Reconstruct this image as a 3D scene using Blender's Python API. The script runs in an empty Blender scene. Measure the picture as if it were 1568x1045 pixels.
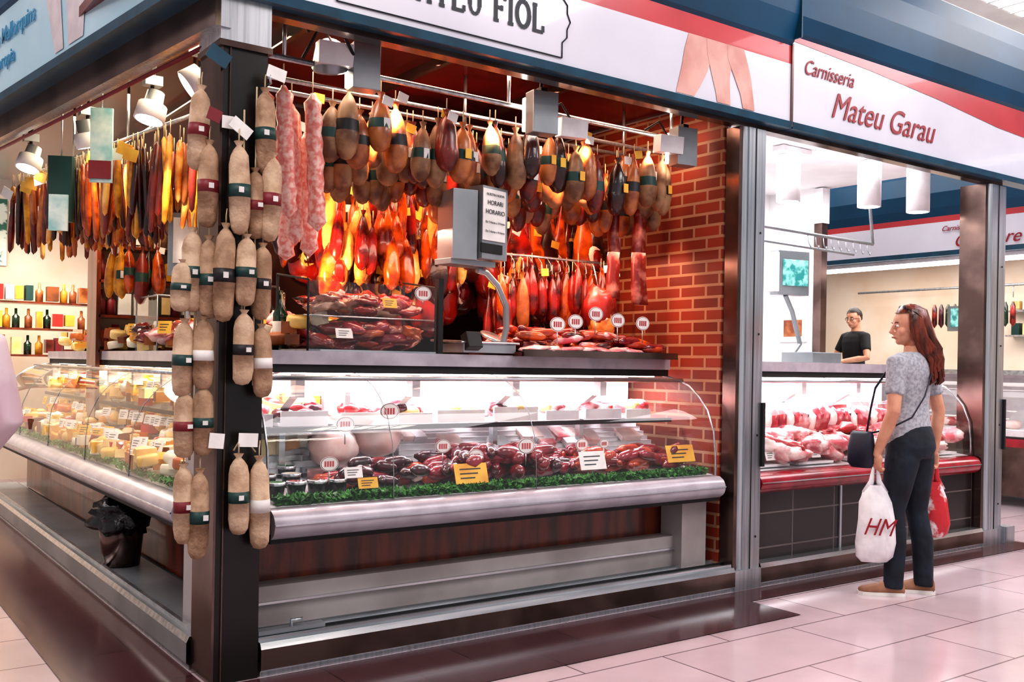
import bpy, math, random
from mathutils import Vector, Matrix, noise
random.seed(11)
U = random.uniform
def V(*a): return Vector(a)
def lin(h, k=1.0):
    h = h.lstrip('#'); o = []
    for i in (0, 2, 4):
        c = int(h[i:i+2], 16)/255.0
        c = c/12.92 if c <= 0.04045 else ((c+0.055)/1.055)**2.4
        o.append(min(1, c*k))
    return (o[0], o[1], o[2], 1)

MATS = {}
def mat(name, c1, c2=None, scale=8.0, lo=.4, hi=.62, rough=.5, metal=0.0, emit=0.0, bump=0.0, stretch=None, coat=0.0, bscale=None):
    if name in MATS: return MATS[name]
    m = bpy.data.materials.new(name); m.use_nodes = True
    nt = m.node_tree; N = nt.nodes; L = nt.links
    p = N['Principled BSDF']
    tc = N.new('ShaderNodeTexCoord'); mp = N.new('ShaderNodeMapping')
    if stretch: mp.inputs['Scale'].default_value = stretch
    no = N.new('ShaderNodeTexNoise'); no.inputs['Scale'].default_value = scale; no.inputs['Detail'].default_value = 4
    cr = N.new('ShaderNodeValToRGB')
    cr.color_ramp.elements[0].position = lo; cr.color_ramp.elements[1].position = hi
    cr.color_ramp.elements[0].color = lin(c1)
    cr.color_ramp.elements[1].color = lin(c2) if c2 else lin(c1, .86)
    L.new(tc.outputs['Object'], mp.inputs['Vector']); L.new(mp.outputs['Vector'], no.inputs['Vector'])
    L.new(no.outputs['Fac'], cr.inputs['Fac']); L.new(cr.outputs['Color'], p.inputs['Base Color'])
    p.inputs['Roughness'].default_value = rough; p.inputs['Metallic'].default_value = metal
    p.inputs['Coat Weight'].default_value = coat
    if emit:
        L.new(cr.outputs['Color'], p.inputs['Emission Color']); p.inputs['Emission Strength'].default_value = emit
    if bump:
        b = N.new('ShaderNodeBump'); b.inputs['Strength'].default_value = bump; b.inputs['Distance'].default_value = .02
        if bscale:
            n2 = N.new('ShaderNodeTexNoise'); n2.inputs['Scale'].default_value = bscale
            L.new(mp.outputs['Vector'], n2.inputs['Vector']); L.new(n2.outputs['Fac'], b.inputs['Height'])
        else: L.new(no.outputs['Fac'], b.inputs['Height'])
        L.new(b.outputs['Normal'], p.inputs['Normal'])
    MATS[name] = m; return m

def brickmat(name, c1, c2, mortar, bw, rh, ms, plane='XY', rough=.4, off=.5, bump=.0):
    m = bpy.data.materials.new(name); m.use_nodes = True
    nt = m.node_tree; N = nt.nodes; L = nt.links; p = N['Principled BSDF']
    g = N.new('ShaderNodeNewGeometry'); sx = N.new('ShaderNodeSeparateXYZ'); cx = N.new('ShaderNodeCombineXYZ')
    L.new(g.outputs['Position'], sx.inputs[0])
    L.new(sx.outputs[plane[0]], cx.inputs[0]); L.new(sx.outputs[plane[1]], cx.inputs[1])
    b = N.new('ShaderNodeTexBrick'); L.new(cx.outputs[0], b.inputs['Vector'])
    b.inputs['Scale'].default_value = 1; b.inputs['Brick Width'].default_value = bw; b.inputs['Row Height'].default_value = rh
    b.inputs['Mortar Size'].default_value = ms; b.inputs['Color1'].default_value = lin(c1); b.inputs['Color2'].default_value = lin(c2)
    b.inputs['Mortar'].default_value = lin(mortar); b.offset = off; b.inputs['Mortar Smooth'].default_value = .1
    no = N.new('ShaderNodeTexNoise'); no.inputs['Scale'].default_value = 3; L.new(g.outputs['Position'], no.inputs['Vector']); no.inputs['Detail'].default_value = 6
    mx = N.new('ShaderNodeMix'); mx.data_type = 'RGBA'; mx.blend_type = 'MULTIPLY'; mx.inputs['Factor'].default_value = .3
    L.new(b.outputs['Color'], mx.inputs['A']); L.new(no.outputs['Fac'], mx.inputs['B']); L.new(mx.outputs['Result'], p.inputs['Base Color'])
    p.inputs['Roughness'].default_value = rough
    if bump:
        bn = N.new('ShaderNodeBump'); bn.inputs['Strength'].default_value = bump; bn.inputs['Distance'].default_value = .01; bn.invert = True
        L.new(b.outputs['Fac'], bn.inputs['Height']); L.new(bn.outputs['Normal'], p.inputs['Normal'])
    return m

def glassmat(name, tint='FFFFFF', k=.75):
    m = bpy.data.materials.new(name); m.use_nodes = True
    nt = m.node_tree; N = nt.nodes; L = nt.links
    for n in list(N): N.remove(n)
    o = N.new('ShaderNodeOutputMaterial'); t = N.new('ShaderNodeBsdfTransparent'); g = N.new('ShaderNodeBsdfGlossy')
    t.inputs['Color'].default_value = lin(tint); g.inputs['Roughness'].default_value = .02
    lw = N.new('ShaderNodeLayerWeight'); lw.inputs['Blend'].default_value = .5
    pw = N.new('ShaderNodeMath'); pw.operation = 'POWER'; pw.inputs[1].default_value = 4.5
    ma = N.new('ShaderNodeMath'); ma.operation = 'MULTIPLY_ADD'; ma.inputs[1].default_value = k; ma.inputs[2].default_value = .06
    mx = N.new('ShaderNodeMixShader')
    L.new(lw.outputs['Facing'], pw.inputs[0]); L.new(pw.outputs[0], ma.inputs[0])
    L.new(ma.outputs[0], mx.inputs[0]); L.new(t.outputs[0], mx.inputs[1]); L.new(g.outputs[0], mx.inputs[2]); L.new(mx.outputs[0], o.inputs[0])
    return m

class MB:
    def __init__(s, xf=None): s.v = []; s.f = []; s.fm = []; s.sm = []; s.mats = []; s.xf = xf
    def mi(s, m):
        if m not in s.mats: s.mats.append(m)
        return s.mats.index(m)
    def av(s, p):
        p = Vector(p)
        if s.xf: p = Vector(s.xf(p))
        s.v.append(p); return len(s.v)-1
    def af(s, idx, m, smooth=False):
        s.f.append(tuple(idx)); s.fm.append(s.mi(m)); s.sm.append(smooth)
    def box(s, x0, x1, y0, y1, z0, z1, m, M=None):
        c = [(x0,y0,z0),(x1,y0,z0),(x1,y1,z0),(x0,y1,z0),(x0,y0,z1),(x1,y0,z1),(x1,y1,z1),(x0,y1,z1)]
        if M is not None: c = [M @ Vector(p) for p in c]
        i = [s.av(p) for p in c]
        for q in ((3,2,1,0),(4,5,6,7),(0,1,5,4),(1,2,6,5),(2,3,7,6),(3,0,4,7)): s.af([i[k] for k in q], m)
    def cbox(s, c, size, m, rz=0, rx=0, ry=0):
        M = Matrix.Translation(c) @ Matrix.Rotation(rz,4,'Z') @ Matrix.Rotation(ry,4,'Y') @ Matrix.Rotation(rx,4,'X')
        a, b, d = size[0]/2, size[1]/2, size[2]/2
        s.box(-a,a,-b,b,-d,d,m,M)
    def poly(s, pts, m): s.af([s.av(p) for p in pts], m)
    def sheet(s, rows, m, smooth=True, closed=False):
        ids = [[s.av(p) for p in r] for r in rows]
        n = len(ids[0])
        for a in range(len(ids)-1):
            mm = m[a] if isinstance(m, (list,tuple)) else m
            for b in range(n if closed else n-1):
                s.af((ids[a][b], ids[a][(b+1)%n], ids[a+1][(b+1)%n], ids[a+1][b]), mm, smooth)
        return ids
    def loft(s, secs, m, seg=16, caps=True):
        rows = [[c + ux*math.cos(2*math.pi*k/seg) + uy*math.sin(2*math.pi*k/seg) for k in range(seg)] for c, ux, uy in secs]
        ids = s.sheet(rows, m, True, True)
        if caps:
            s.af(ids[0][::-1], m[0] if isinstance(m,(list,tuple)) else m, True); s.af(ids[-1], m[-1] if isinstance(m,(list,tuple)) else m, True)
    def tube(s, pts, r, m, seg=10, flat=1.0, ref=None):
        pts = [Vector(p) for p in pts]; n = len(pts)
        if not isinstance(r, (list,tuple)): r = [r]*n
        secs = []; ref = Vector(ref) if ref else None
        for i, p in enumerate(pts):
            d = (pts[min(i+1,n-1)] - pts[max(i-1,0)]).normalized()
            rr = ref or (Vector((0,0,1)) if abs(d.z) < .9 else Vector((1,0,0)))
            if ref is None and i and abs(pu.dot(d)) < .98: rr = pu
            ux = (rr - d*rr.dot(d)).normalized(); uy = d.cross(ux); pu = ux
            secs.append((p, ux*r[i], uy*r[i]*flat))
        s.loft(secs, m, seg)
    def rings(s, secs, m, seg=20, pw=1.0):
        rows = []
        for (cx,cy,cz,rx,ry) in secs:
            row = []
            for k in range(seg):
                a = 2*math.pi*k/seg; c, d = math.cos(a), math.sin(a)
                row.append((cx+rx*math.copysign(abs(c)**pw,c), cy+ry*math.copysign(abs(d)**pw,d), cz))
            rows.append(row)
        ids = s.sheet(rows, m, True, True)
        s.af(ids[0][::-1], m[0] if isinstance(m,(list,tuple)) else m, True); s.af(ids[-1], m[-1] if isinstance(m,(list,tuple)) else m, True)
    def lathe(s, p, axis, prof, m, seg=12, fy=1.0, rot=0.0, jit=0.0):
        p = Vector(p); d = Vector(axis).normalized()
        rr = Vector((1,0,0)) if abs(d.x) < .9 else Vector((0,0,1))
        ux = (rr - d*rr.dot(d)).normalized(); uy = d.cross(ux)
        if rot: ux, uy = ux*math.cos(rot)+uy*math.sin(rot), -ux*math.sin(rot)+uy*math.cos(rot)
        rows = []
        for q in prof:
            row = []
            for k in range(seg):
                a = 2*math.pi*k/seg; r = max(q[1], .0004)
                if jit: r *= 1 + jit*noise.noise(Vector((p.x*9+math.cos(a)*1.2, p.y*9+math.sin(a)*1.2, p.z*5+q[0]*14)))
                row.append(p + d*q[0] + ux*r*math.cos(a) + uy*r*math.sin(a)*fy)
            rows.append(row)
        s.sheet(rows, m, True, True)
    def blob(s, c, rad, m, seg=12, rg=8, jit=0.0, M=None, keep=None, ns=2.0):
        c = Vector(c); M = M or Matrix.Identity(3); ids = []
        sd = Vector((c.x*7, c.y*7, c.z*7))
        loc = []
        for i in range(rg+1):
            th = math.pi*i/rg; row = []; lr = []
            for k in range(seg):
                a = 2*math.pi*k/seg
                u = Vector((math.sin(th)*math.cos(a), math.sin(th)*math.sin(a), math.cos(th)))
                f = 1 + jit*noise.noise(u*ns + sd)
                q = Vector((u.x*rad[0]*f, u.y*rad[1]*f, u.z*rad[2]*f))
                lr.append(q); row.append(s.av(c + M @ q))
            ids.append(row); loc.append(lr)
        for i in range(rg):
            for k in range(seg):
                k2 = (k+1)%seg
                if keep:
                    mid = (loc[i][k]+loc[i+1][k2])/2
                    if not keep(mid): continue
                s.af((ids[i][k], ids[i+1][k], ids[i+1][k2], ids[i][k2]), m, True)
    def extr(s, prof, P0, P1, out, mats, caps=None, smooth=False):
        P0 = Vector(P0); P1 = Vector(P1); out = Vector(out)
        rows = [[V(P0.x+out.x*o, P0.y+out.y*o, z), V(P1.x+out.x*o, P1.y+out.y*o, z)] for o, z in prof]
        ids = s.sheet(rows, mats, smooth)
        if caps:
            s.af([r[0] for r in ids], caps); s.af([r[1] for r in ids][::-1], caps)
    def build(s, name, parent=None, bevel=0, remesh=0, smoothit=0, subsurf=0, loc=None, rot=None):
        me = bpy.data.meshes.new(name); me.from_pydata([tuple(v) for v in s.v], [], s.f)
        for m in s.mats: me.materials.append(m)
        me.polygons.foreach_set('material_index', s.fm); me.polygons.foreach_set('use_smooth', s.sm)
        me.validate(); me.update()
        o = bpy.data.objects.new(name, me); bpy.context.scene.collection.objects.link(o)
        if parent: o.parent = parent
        if loc: o.location = loc
        if rot: o.rotation_euler = rot
        if remesh:
            r = o.modifiers.new('r','REMESH'); r.mode = 'VOXEL'; r.voxel_size = remesh; r.use_smooth_shade = True
        if smoothit:
            q = o.modifiers.new('s','SMOOTH'); q.iterations = smoothit; q.factor = .6
        if bevel:
            b = o.modifiers.new('b','BEVEL'); b.width = bevel; b.segments = 2; b.limit_method = 'ANGLE'
        return o

def text(name, body, loc, size, rot, m, parent=None, shear=0, align='LEFT', ext=.002, off=0, sx=1):
    c = bpy.data.curves.new(name, 'FONT'); c.body = body; c.size = size; c.shear = shear; c.align_x = align; c.extrude = ext; c.offset = off
    c.materials.append(m); o = bpy.data.objects.new(name, c); bpy.context.scene.collection.objects.link(o)
    o.location = loc; o.rotation_euler = rot; o.scale = (sx,1,1)
    if parent: o.parent = parent
    return o
def empty(name, loc=(0,0,0), rz=0):
    e = bpy.data.objects.new(name, None); e.location = loc; e.rotation_euler = (0,0,rz); bpy.context.scene.collection.objects.link(e); return e
def area(name, loc, rot, sx, sy, w, col=(1,1,1)):
    l = bpy.data.lights.new(name, 'AREA'); l.shape = 'RECTANGLE'; l.size = sx; l.size_y = sy; l.energy = w; l.color = col
    o = bpy.data.objects.new(name, l); o.location = loc; o.rotation_euler = rot; bpy.context.scene.collection.objects.link(o); return o
def spot(name, loc, tgt, w, col, ang=70, r=.04):
    l = bpy.data.lights.new(name, 'SPOT'); l.energy = w; l.color = col; l.spot_size = math.radians(ang); l.spot_blend = .6; l.shadow_soft_size = r
    o = bpy.data.objects.new(name, l); o.location = loc
    o.rotation_euler = (Vector(tgt)-Vector(loc)).to_track_quat('-Z','Y').to_euler(); bpy.context.scene.collection.objects.link(o); return o
H = math.pi/2

# ------------------------------------------------------------ materials
steel = mat('brushed_steel','C4C8CC','A9AFB4',scale=4,rough=.3,metal=.85,stretch=(14,14,.4))
steelH = mat('steel_counter','D2D4D7','AEB4B8',scale=3,rough=.22,metal=.85,stretch=(.5,8,8))
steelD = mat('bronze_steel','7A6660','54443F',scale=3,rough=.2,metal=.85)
alu = mat('aluminium_grey','A8ACB0','8C9296',scale=2,rough=.35,metal=.6)
dark = mat('black_pillar_cladding','1A1413','110D0C',scale=3,rough=.3)
rubber = mat('black_rubber','0E0E10',rough=.6)
white = mat('white_enamel','EFEEEF','E2E0E3',rough=.35)
whitep = mat('white_plaster','F1EFEF','E5E1E2',scale=2,rough=.7)
creamw = mat('cream_wall','F1E0CE','E8CFB6',scale=1.5,rough=.7)
blue = mat('canopy_blue','07496A','053C58',scale=1.2,rough=.42)
teal = mat('teal_trim','12485F','0E3C50',rough=.35)
fwhite = mat('fascia_white','E2E2EB','D5D5E0',scale=1,rough=.15,coat=.4)
fcyan = mat('fascia_pale_cyan','BFE1EE','A8D2E2',scale=1,rough=.15,coat=.4)
fred = mat('fascia_red','C8464A','B23B43',scale=1,rough=.25,coat=.3)
ink = mat('dark_blue_ink','1C262F',rough=.5)
redink = mat('dark_red_ink','9A1A26',rough=.4)
blueink = mat('cyan_ink','2F8AB4',rough=.4)
bumperm = mat('bumper_grey_plastic','B8B2BA','A69FA8',rough=.3,coat=.3)
bumperr = mat('bumper_red_plastic','A31029','860C1D',rough=.25,coat=.4)
wood = mat('red_brown_wood','7C3218','44190D',scale=2.5,rough=.3,stretch=(5,5,1),coat=.3)
kick = mat('kick_panel_grey','B0A9A7','98908E',scale=2,rough=.4)
maroon = mat('stall_ceiling_red','6A100E','440A09',scale=1,rough=.25)
darkred = mat('stall_back_dark','3A120C','220906',scale=2,rough=.6)
glass = glassmat('clear_glass')
glass2 = glassmat('clear_glass_tint','F4F8F8',.6)
ledm = mat('led_tube','FFF4F2',emit=9)
lampm = mat('lamp_face','FFF6EA',emit=12)
skinA = mat('skin_light','D9A184','CC8F74',scale=12,rough=.5)
beige = mat('salami_beige_cloth','CDB094','AB8B6F',scale=14,rough=.75,bump=.3,bscale=60)
beige2 = mat('salami_tan_cloth','B8977A','907056',scale=14,rough=.75,bump=.3,bscale=60)
bandG = mat('band_green','163F3A',rough=.5); bandR = mat('band_red','7E1F28',rough=.5); bandK = mat('band_black','17141A',rough=.5); bandW = mat('band_white','E9E4E0',rough=.5)
string = mat('string','BFA988',rough=.8)
paper = mat('paper_white','F3F0EB',rough=.7); yellow = mat('card_yellow','F0C048','E2A038',rough=.6)
sobO = mat('sobrasada_orange','B8703C','7E3A1C',scale=9,rough=.35,coat=.3)
sobR = mat('sobrasada_red','7E261B','45110B',scale=9,rough=.35,coat=.3)
sobB = mat('sobrasada_brown','A57C58','633C25',scale=9,rough=.5,coat=.1)
pinkS = mat('pink_salami','E27E72','F6CBBE',scale=40,rough=.35,coat=.3)
hamA = mat('ham_amber','CC5A12','661405',scale=9,rough=.22,coat=.7,bump=.3)
hamB = mat('ham_red','98180D','3A0504',scale=9,rough=.26,coat=.5,bump=.3)
hamC = mat('ham_dark','3C0C08','180403',scale=9,rough=.28,coat=.5,bump=.3)
hamF = mat('ham_fat','F6C26A','CC6A22',scale=10,rough=.22,coat=.6,bump=.2)
meatR = mat('meat_red','B0222A','E8A49C',scale=14,lo=.5,hi=.72,rough=.3,coat=.4)
meatP = mat('meat_pink','D9606A','F6D7D2',scale=11,lo=.42,hi=.62,rough=.3,coat=.4)
meatD = mat('meat_dark','4C0E1B','240710',scale=9,rough=.25,coat=.5)
sausR = mat('sausage_red','94202F','68101D',scale=12,rough=.22,coat=.6)
sausO = mat('sausage_orange','CE5734','A03020',scale=12,rough=.22,coat=.6)
fatw = mat('fat_white','F5E3DC','EBC9C0',scale=9,rough=.35)
parsley = mat('parsley_green','3E8A2E','1F5A1C',scale=30,rough=.6)
ch = [mat('cheese_yellow','E8B040','CE8424',rough=.4,coat=.3), mat('cheese_cream','F2D89C','DEB970',rough=.45), mat('cheese_orange','D0701E','AC4E12',rough=.4,coat=.3),
      mat('cheese_white','F4EEDC','E4D5B8',rough=.45,coat=.3), mat('cheese_rind','8A4618','582A10',rough=.55), mat('pack_red','B22A26',rough=.3,coat=.4), mat('cheese_pale','E9C678','D6A952',rough=.5)]
greenB = mat('bottle_green','16301F',rough=.1,coat=.5); screen = mat('screen_teal','2A7C7A','8FD0C8',scale=20,emit=.6,rough=.2)
blackp = mat('black_plastic','101012',rough=.25,bump=.5,bscale=20)
dryY = mat('dried_yellow','D99A2A','9C5C14',scale=12,rough=.4)

# ------------------------------------------------------------ camera
cd = bpy.data.cameras.new('camera'); cam = bpy.data.objects.new('camera', cd); bpy.context.scene.collection.objects.link(cam)
cd.sensor_width = 36; cd.lens = 34.44; cd.shift_y = .0232; cd.clip_end = 100
cam.location = (0,0,1.3)
cam.rotation_euler = (Matrix.Rotation(math.radians(-36),3,'Z') @ Matrix.Rotation(H,3,'X') @ Matrix.Rotation(math.radians(.98),3,'Z')).to_euler()
bpy.context.scene.camera = cam

# ------------------------------------------------------------ room shell
floorm = brickmat('floor_tiles','CFBCC0','C4AFB5','7E6C73',.9,.45,.005,'XY',rough=.14)
b = MB(); b.box(-7,18,-5,17,-.1,0,floorm); b.build('floor')
bandm = brickmat('dark_border_tiles','55363A','4A2E32','2C1A1D',.6,.5,.004,'XY',rough=.15)
b = MB(); b.poly([(.86,3.28,.004),(4.30,3.28,.004),(4.30,3.82,.004),(.86,3.82,.004)],bandm); b.poly([(.86,3.82,.004),(1.32,3.82,.004),(1.32,10,.004),(.86,10,.004)],bandm)
b.poly([(4.30,3.62,.004),(7.6,3.62,.004),(7.6,3.82,.004),(4.30,3.82,.004)],bandm); b.build('floor_border_band')
b = MB(); b.box(-7,17,16,16.2,0,5.2,creamw); b.build('wall_back')
b = MB(); b.box(17,17.2,-5,16,0,5.2,whitep); b.build('wall_right')
b = MB(); b.box(-7,18,-5,17,5.2,5.3,whitep); b.build('ceiling')
for i,(lx,ly) in enumerate([(9.9,5.0),(11.6,4.4),(9.9,1.5),(5,0),(5,-2.5),(0,-2),(0,2),(-2,6),(0,10)]):
    b = MB(); b.box(lx-.65,lx+.65,ly-.35,ly+.35,5.12,5.2,white); b.box(lx-.6,lx+.6,ly-.3,ly+.3,5.11,5.125,lampm)
    for k in range(5): b.box(lx-.6+.24*k,lx-.57+.24*k,ly-.3,ly+.3,5.09,5.12,white)
    b.build('ceiling_light_panel')

# ------------------------------------------------------------ stall structure
b = MB()
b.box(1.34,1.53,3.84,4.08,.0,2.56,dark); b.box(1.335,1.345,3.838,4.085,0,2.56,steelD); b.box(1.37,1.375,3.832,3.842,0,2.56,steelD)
b.box(1.33,1.54,3.83,4.09,2.56,2.90,steel); b.box(1.325,1.545,3.825,4.095,2.55,2.575,steelD)
b.build('corner_pillar')
def post(x0,x1,y0,y1):
    b = MB()
    w = x1-x0
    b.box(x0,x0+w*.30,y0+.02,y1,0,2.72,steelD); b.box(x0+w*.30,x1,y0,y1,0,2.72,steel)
    b.lathe((x0+w*.25,y0+.03,0),(0,0,1),[(0,w*.12),(2.72,w*.12)],steel,seg=16)
    b.box(x0+w*.58,x0+w*.60,y0-.004,y0,0,2.72,rubber)
    for z in (.3,.9,1.5,2.1): b.box(x0+w*.8,x0+w*.84,y0-.004,y0,z,z+.012,rubber)
    b.box(x0-.01,x1+.01,y0-.01,y1+.01,0,.12,steel)
    b.box(x1-.01,x1+.012,y0-.02,y0,.72,1.1,rubber)
    return b.build('steel_post')
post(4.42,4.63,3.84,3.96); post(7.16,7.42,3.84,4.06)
b = MB(); b.box(7.28,7.36,5.40,5.48,0,2.9,steelD); b.box(7.27,7.37,5.39,5.49,2.6,2.91,white); b.build('window_post')

b = MB()
b.extr([(0,0),(0,.02),(.012,.03),(.012,.115),(0,.14),(-.21,.14)],(1.54,3.84),(4.41,3.84),(0,-1),[steel,steelH,steelD,steelH,steelH])
b.box(1.54,4.41,3.86,3.875,.14,.155,steelH); b.box(1.54,4.41,3.94,3.955,.14,.15,rubber); b.box(1.54,4.41,4.0,4.01,.14,.16,steelH)
b.box(1.55,1.85,3.885,3.93,.155,.175,alu); b.tube([(1.7,3.90,.16),(1.7,3.90,.20),(1.75,3.90,.20)],.008,steel,6)
b.build('stall_plinth')
b = MB()
b.extr([(0,0),(0,.02),(.012,.03),(.012,.115),(0,.14),(-.3,.14)],(1.33,4.09),(1.33,10),(-1,0),[steel,steelH,alu,steelH,alu])
b.box(1.36,1.38,4.09,10,.14,.155,steelH); b.build('stall_plinth')
b = MB()
b.extr([(0,0),(0,.02),(.012,.03),(.012,.115),(0,.14),(-.1,.14)],(4.64,3.84),(7.15,3.84),(0,-1),[steel,steelH,steelD,steelH,steelH])
b.box(7.43,7.55,3.80,3.9,0,.13,steel)
b.build('stall_plinth')
b = MB(); b.box(1.65,7.2,4.2,10,.0,.13,alu); b.build('stall_raised_floor')

brick = brickmat('red_brick','A43E26','782C1D','B98868',.21,.072,.009,'YZ',rough=.5,bump=.6)
b = MB(); b.box(4.41,4.44,3.97,5.8,.14,2.90,brick); b.build('wall_brick')
b = MB(); b.box(2.3,4.41,5.8,5.88,.13,2.90,darkred); b.build('wall_stall_back')
b = MB(); b.box(1.05,4.44,3.98,10,2.92,2.97,maroon)
for x in (1.9,2.7,3.5): b.box(x,x+.03,4.0,9.9,2.87,2.92,steelD)
b.build('ceiling_stall')
b = MB(); b.box(4.46,7.42,3.98,6.1,2.92,2.97,whitep)
b.build('ceiling_shop')
b = MB(); b.box(4.48,7.3,6.0,6.06,.13,2.92,whitep); b.box(7.3,7.36,5.5,6.06,.13,2.92,whitep); b.build('wall_shop_back')
b = MB(); b.box(4.45,4.48,3.98,6.06,.13,2.92,whitep); b.build('wall_shop_left')
b = MB(); b.box(1.55,7.4,3.86,3.93,2.725,2.80,steelD); b.box(1.55,4.4,3.93,3.97,2.74,2.91,maroon); b.box(4.4,7.4,3.93,3.97,2.74,2.91,whitep); b.build('header_beam')

# ------------------------------------------------------------ fascia / canopy
Y0 = 3.80
prof = [(-.10,2.75),(.01,2.75),(.015,2.79),(0,2.795),(0,3.14),(0,3.25),(.02,3.27),(.06,3.42),(.075,3.58),(.07,3.74),(.03,3.88),(-.08,3.96),(-.6,4.0)]
b = MB(); b.extr(prof,(1.18,Y0),(4.80,Y0),(0,-1),[teal,teal,teal,fwhite,fred,blue,blue,blue,blue,blue,blue,blue],caps=blue)
b.box(4.795,4.81,Y0-.012,Y0+.02,2.76,3.26,steelD)
b.box(4.79,4.80,Y0-.08,Y0,3.28,3.8,teal)
pl = [(1.81,2.825),(3.03,2.825),(3.03,2.90),(3.06,2.93),(3.06,2.97),(3.08,3.01),(3.06,3.05),(3.06,3.09),(3.03,3.12),(3.03,3.20),(1.81,3.20)]
for i in range(len(pl)):
    p, q = pl[i], pl[(i+1)%len(pl)]
    b.tube([(p[0],Y0-.006,p[1]),(q[0],Y0-.006,q[1])],.0035,ink,6)
b.poly([(x,Y0-.003,z) for x,z in pl],fwhite)
def stroke(b,p,q,t,y):
    p=V(*p); q=V(*q); d=(q-p).normalized(); n=V(-d.y,d.x)*t/2
    b.poly([(w.x,y,w.y) for w in (p-n,q-n,q+n,p+n)],ink)
GL={'M':(1.05,[(.15,0,.15,1),(.90,0,.90,1),(.15,1,.525,.25),(.90,1,.525,.25),(0,0,.32,0),(.73,0,1.05,0),(.0,1,.2,1),(.85,1,1.05,1)]),
'A':(.9,[(.12,0,.45,1),(.78,0,.45,1),(.24,.34,.66,.34),(0,0,.28,0),(.62,0,.9,0)]),
'T':(.8,[(.4,0,.4,1),(0,1,.8,1),(.0,.8,.0,1),(.8,.8,.8,1),(.24,0,.56,0)]),
'E':(.75,[(.14,0,.14,1),(0,1,.7,1),(0,0,.72,0),(.14,.52,.5,.52),(.7,.8,.7,1),(.72,0,.72,.22),(.5,.42,.5,.62)]),
'U':(.88,[(.15,.3,.15,1),(.73,.3,.73,1),(.15,.3,.25,.08),(.25,.08,.44,0),(.44,0,.63,.08),(.63,.08,.73,.3),(0,1,.3,1),(.58,1,.88,1)]),
'F':(.72,[(.14,0,.14,1),(0,1,.7,1),(0,0,.32,0),(.14,.5,.5,.5),(.7,.8,.7,1),(.5,.4,.5,.6)]),
'I':(.36,[(.18,0,.18,1),(0,0,.36,0),(0,1,.36,1)]),
'L':(.72,[(.14,0,.14,1),(0,0,.7,0),(0,1,.3,1),(.7,0,.7,.25)]),
'O':(.88,[(.44+.40*math.cos(k*math.pi/10),.5+.5*math.sin(k*math.pi/10),.44+.40*math.cos((k+1.1)*math.pi/10),.5+.5*math.sin((k+1.1)*math.pi/10)) for k in range(20)])}
x=2.08; hh_=.125
for chr_ in 'MATEU FIOL':
    if chr_==' ': x+=.05; continue
    w_,ss=GL[chr_]
    for j,(a0,c0,a1,c1) in enumerate(ss):
        stroke(b,(x+a0*hh_*.74,2.925+c0*hh_),(x+a1*hh_*.74,2.925+c1*hh_),.022 if abs(c0-c1)>.3 or chr_=='O' else .017,Y0-.0062-j*.0001)
    x+=w_*hh_*.74+.016
psk = mat('print_skin','E3B4A9','CF9589',scale=4,rough=.2)
def limb(b,cs,yo):
    rows=[[(x-w,Y0-yo,z),(x+w,Y0-yo,z)] for x,z,w in cs]; b.sheet(rows,psk,False)
limb(b,[(4.02,3.14,.10),(4.0,3.05,.11),(3.97,2.95,.10),(3.93,2.86,.085),(3.90,2.80,.07)],.003)
limb(b,[(4.16,3.14,.10),(4.17,3.05,.10),(4.18,2.95,.075),(4.20,2.86,.06),(4.21,2.80,.055)],.004)
limb(b,[(4.30,3.14,.07),(4.32,3.06,.085),(4.36,2.98,.075),(4.40,2.88,.055),(4.42,2.80,.05)],.005)
fo = b.build('canopy_fascia')
b = MB()
prof2 = [(-.10,2.75),(.01,2.75),(.015,2.79),(0,2.795),(0,3.31),(.02,3.33),(.06,3.42),(.075,3.58),(.07,3.74),(.03,3.88),(-.08,3.96),(-.6,4.0)]
b.extr(prof2,(4.81,Y0),(9.2,Y0),(0,-1),[teal,teal,teal,fwhite,blue,blue,blue,blue,blue,blue,blue],caps=blue)
b.poly([(4.82,Y0-.003,3.28),(5.6,Y0-.003,3.25),(6.4,Y0-.003,3.20),(7.2,Y0-.003,3.13),(9.2,Y0-.003,3.05),(9.2,Y0-.003,3.31),(4.82,Y0-.003,3.31)],fred)
f2 = b.build('canopy_fascia')
text('sign_text','Mateu Garau',(5.18,Y0-.006,2.885),.23,(H,0,0),redink,f2,shear=.4,off=0,sx=.95)
text('sign_text_small','Carnisseria',(4.91,Y0-.006,3.105),.13,(H,0,0),redink,f2,shear=.4,off=0,sx=.85)
A = V(1.20,3.80); B = V(.58,8.9); dL = (B-A).normalized(); nL = V(-dL.y,dL.x)
if nL.x > 0: nL = -nL
b = MB(); b.extr(prof,A,B,nL,[teal,teal,teal,fcyan,fcyan,blue,blue,blue,blue,blue,blue,blue],caps=blue)
for t0,t1,t2,t3 in ((1.15,1.35,1.1,1.42),(1.42,1.54,1.5,1.74)):
    b.poly([tuple(A+dL*t+nL*.004)+(z,) for t,z in ((t0,2.82),(t1,2.82),(t3,3.24),(t2,3.24))],mat('print_pale','D9D0D2','C9BFC4',rough=.2))
b.poly([tuple(A+dL*t-nL*.10)+(z,) for t,z in ((0,2.75),(5.1,2.75),(5.1,2.62),(0,2.62))],steelD)
b.poly([tuple(A+dL*t-nL*o)+(2.62,) for t,o in ((0,.10),(5.1,.10),(5.1,.17),(0,.17))],steel)
b.tube([tuple(A+dL*.02-nL*.17)+(2.60,),tuple(A+dL*5.0-nL*.17)+(2.60,)],.010,bandR,8)  # red-coloured tube stands in for a reddish reflection along the header
f3 = b.build('canopy_fascia')
ang = math.atan2(-dL.y,-dL.x)
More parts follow.
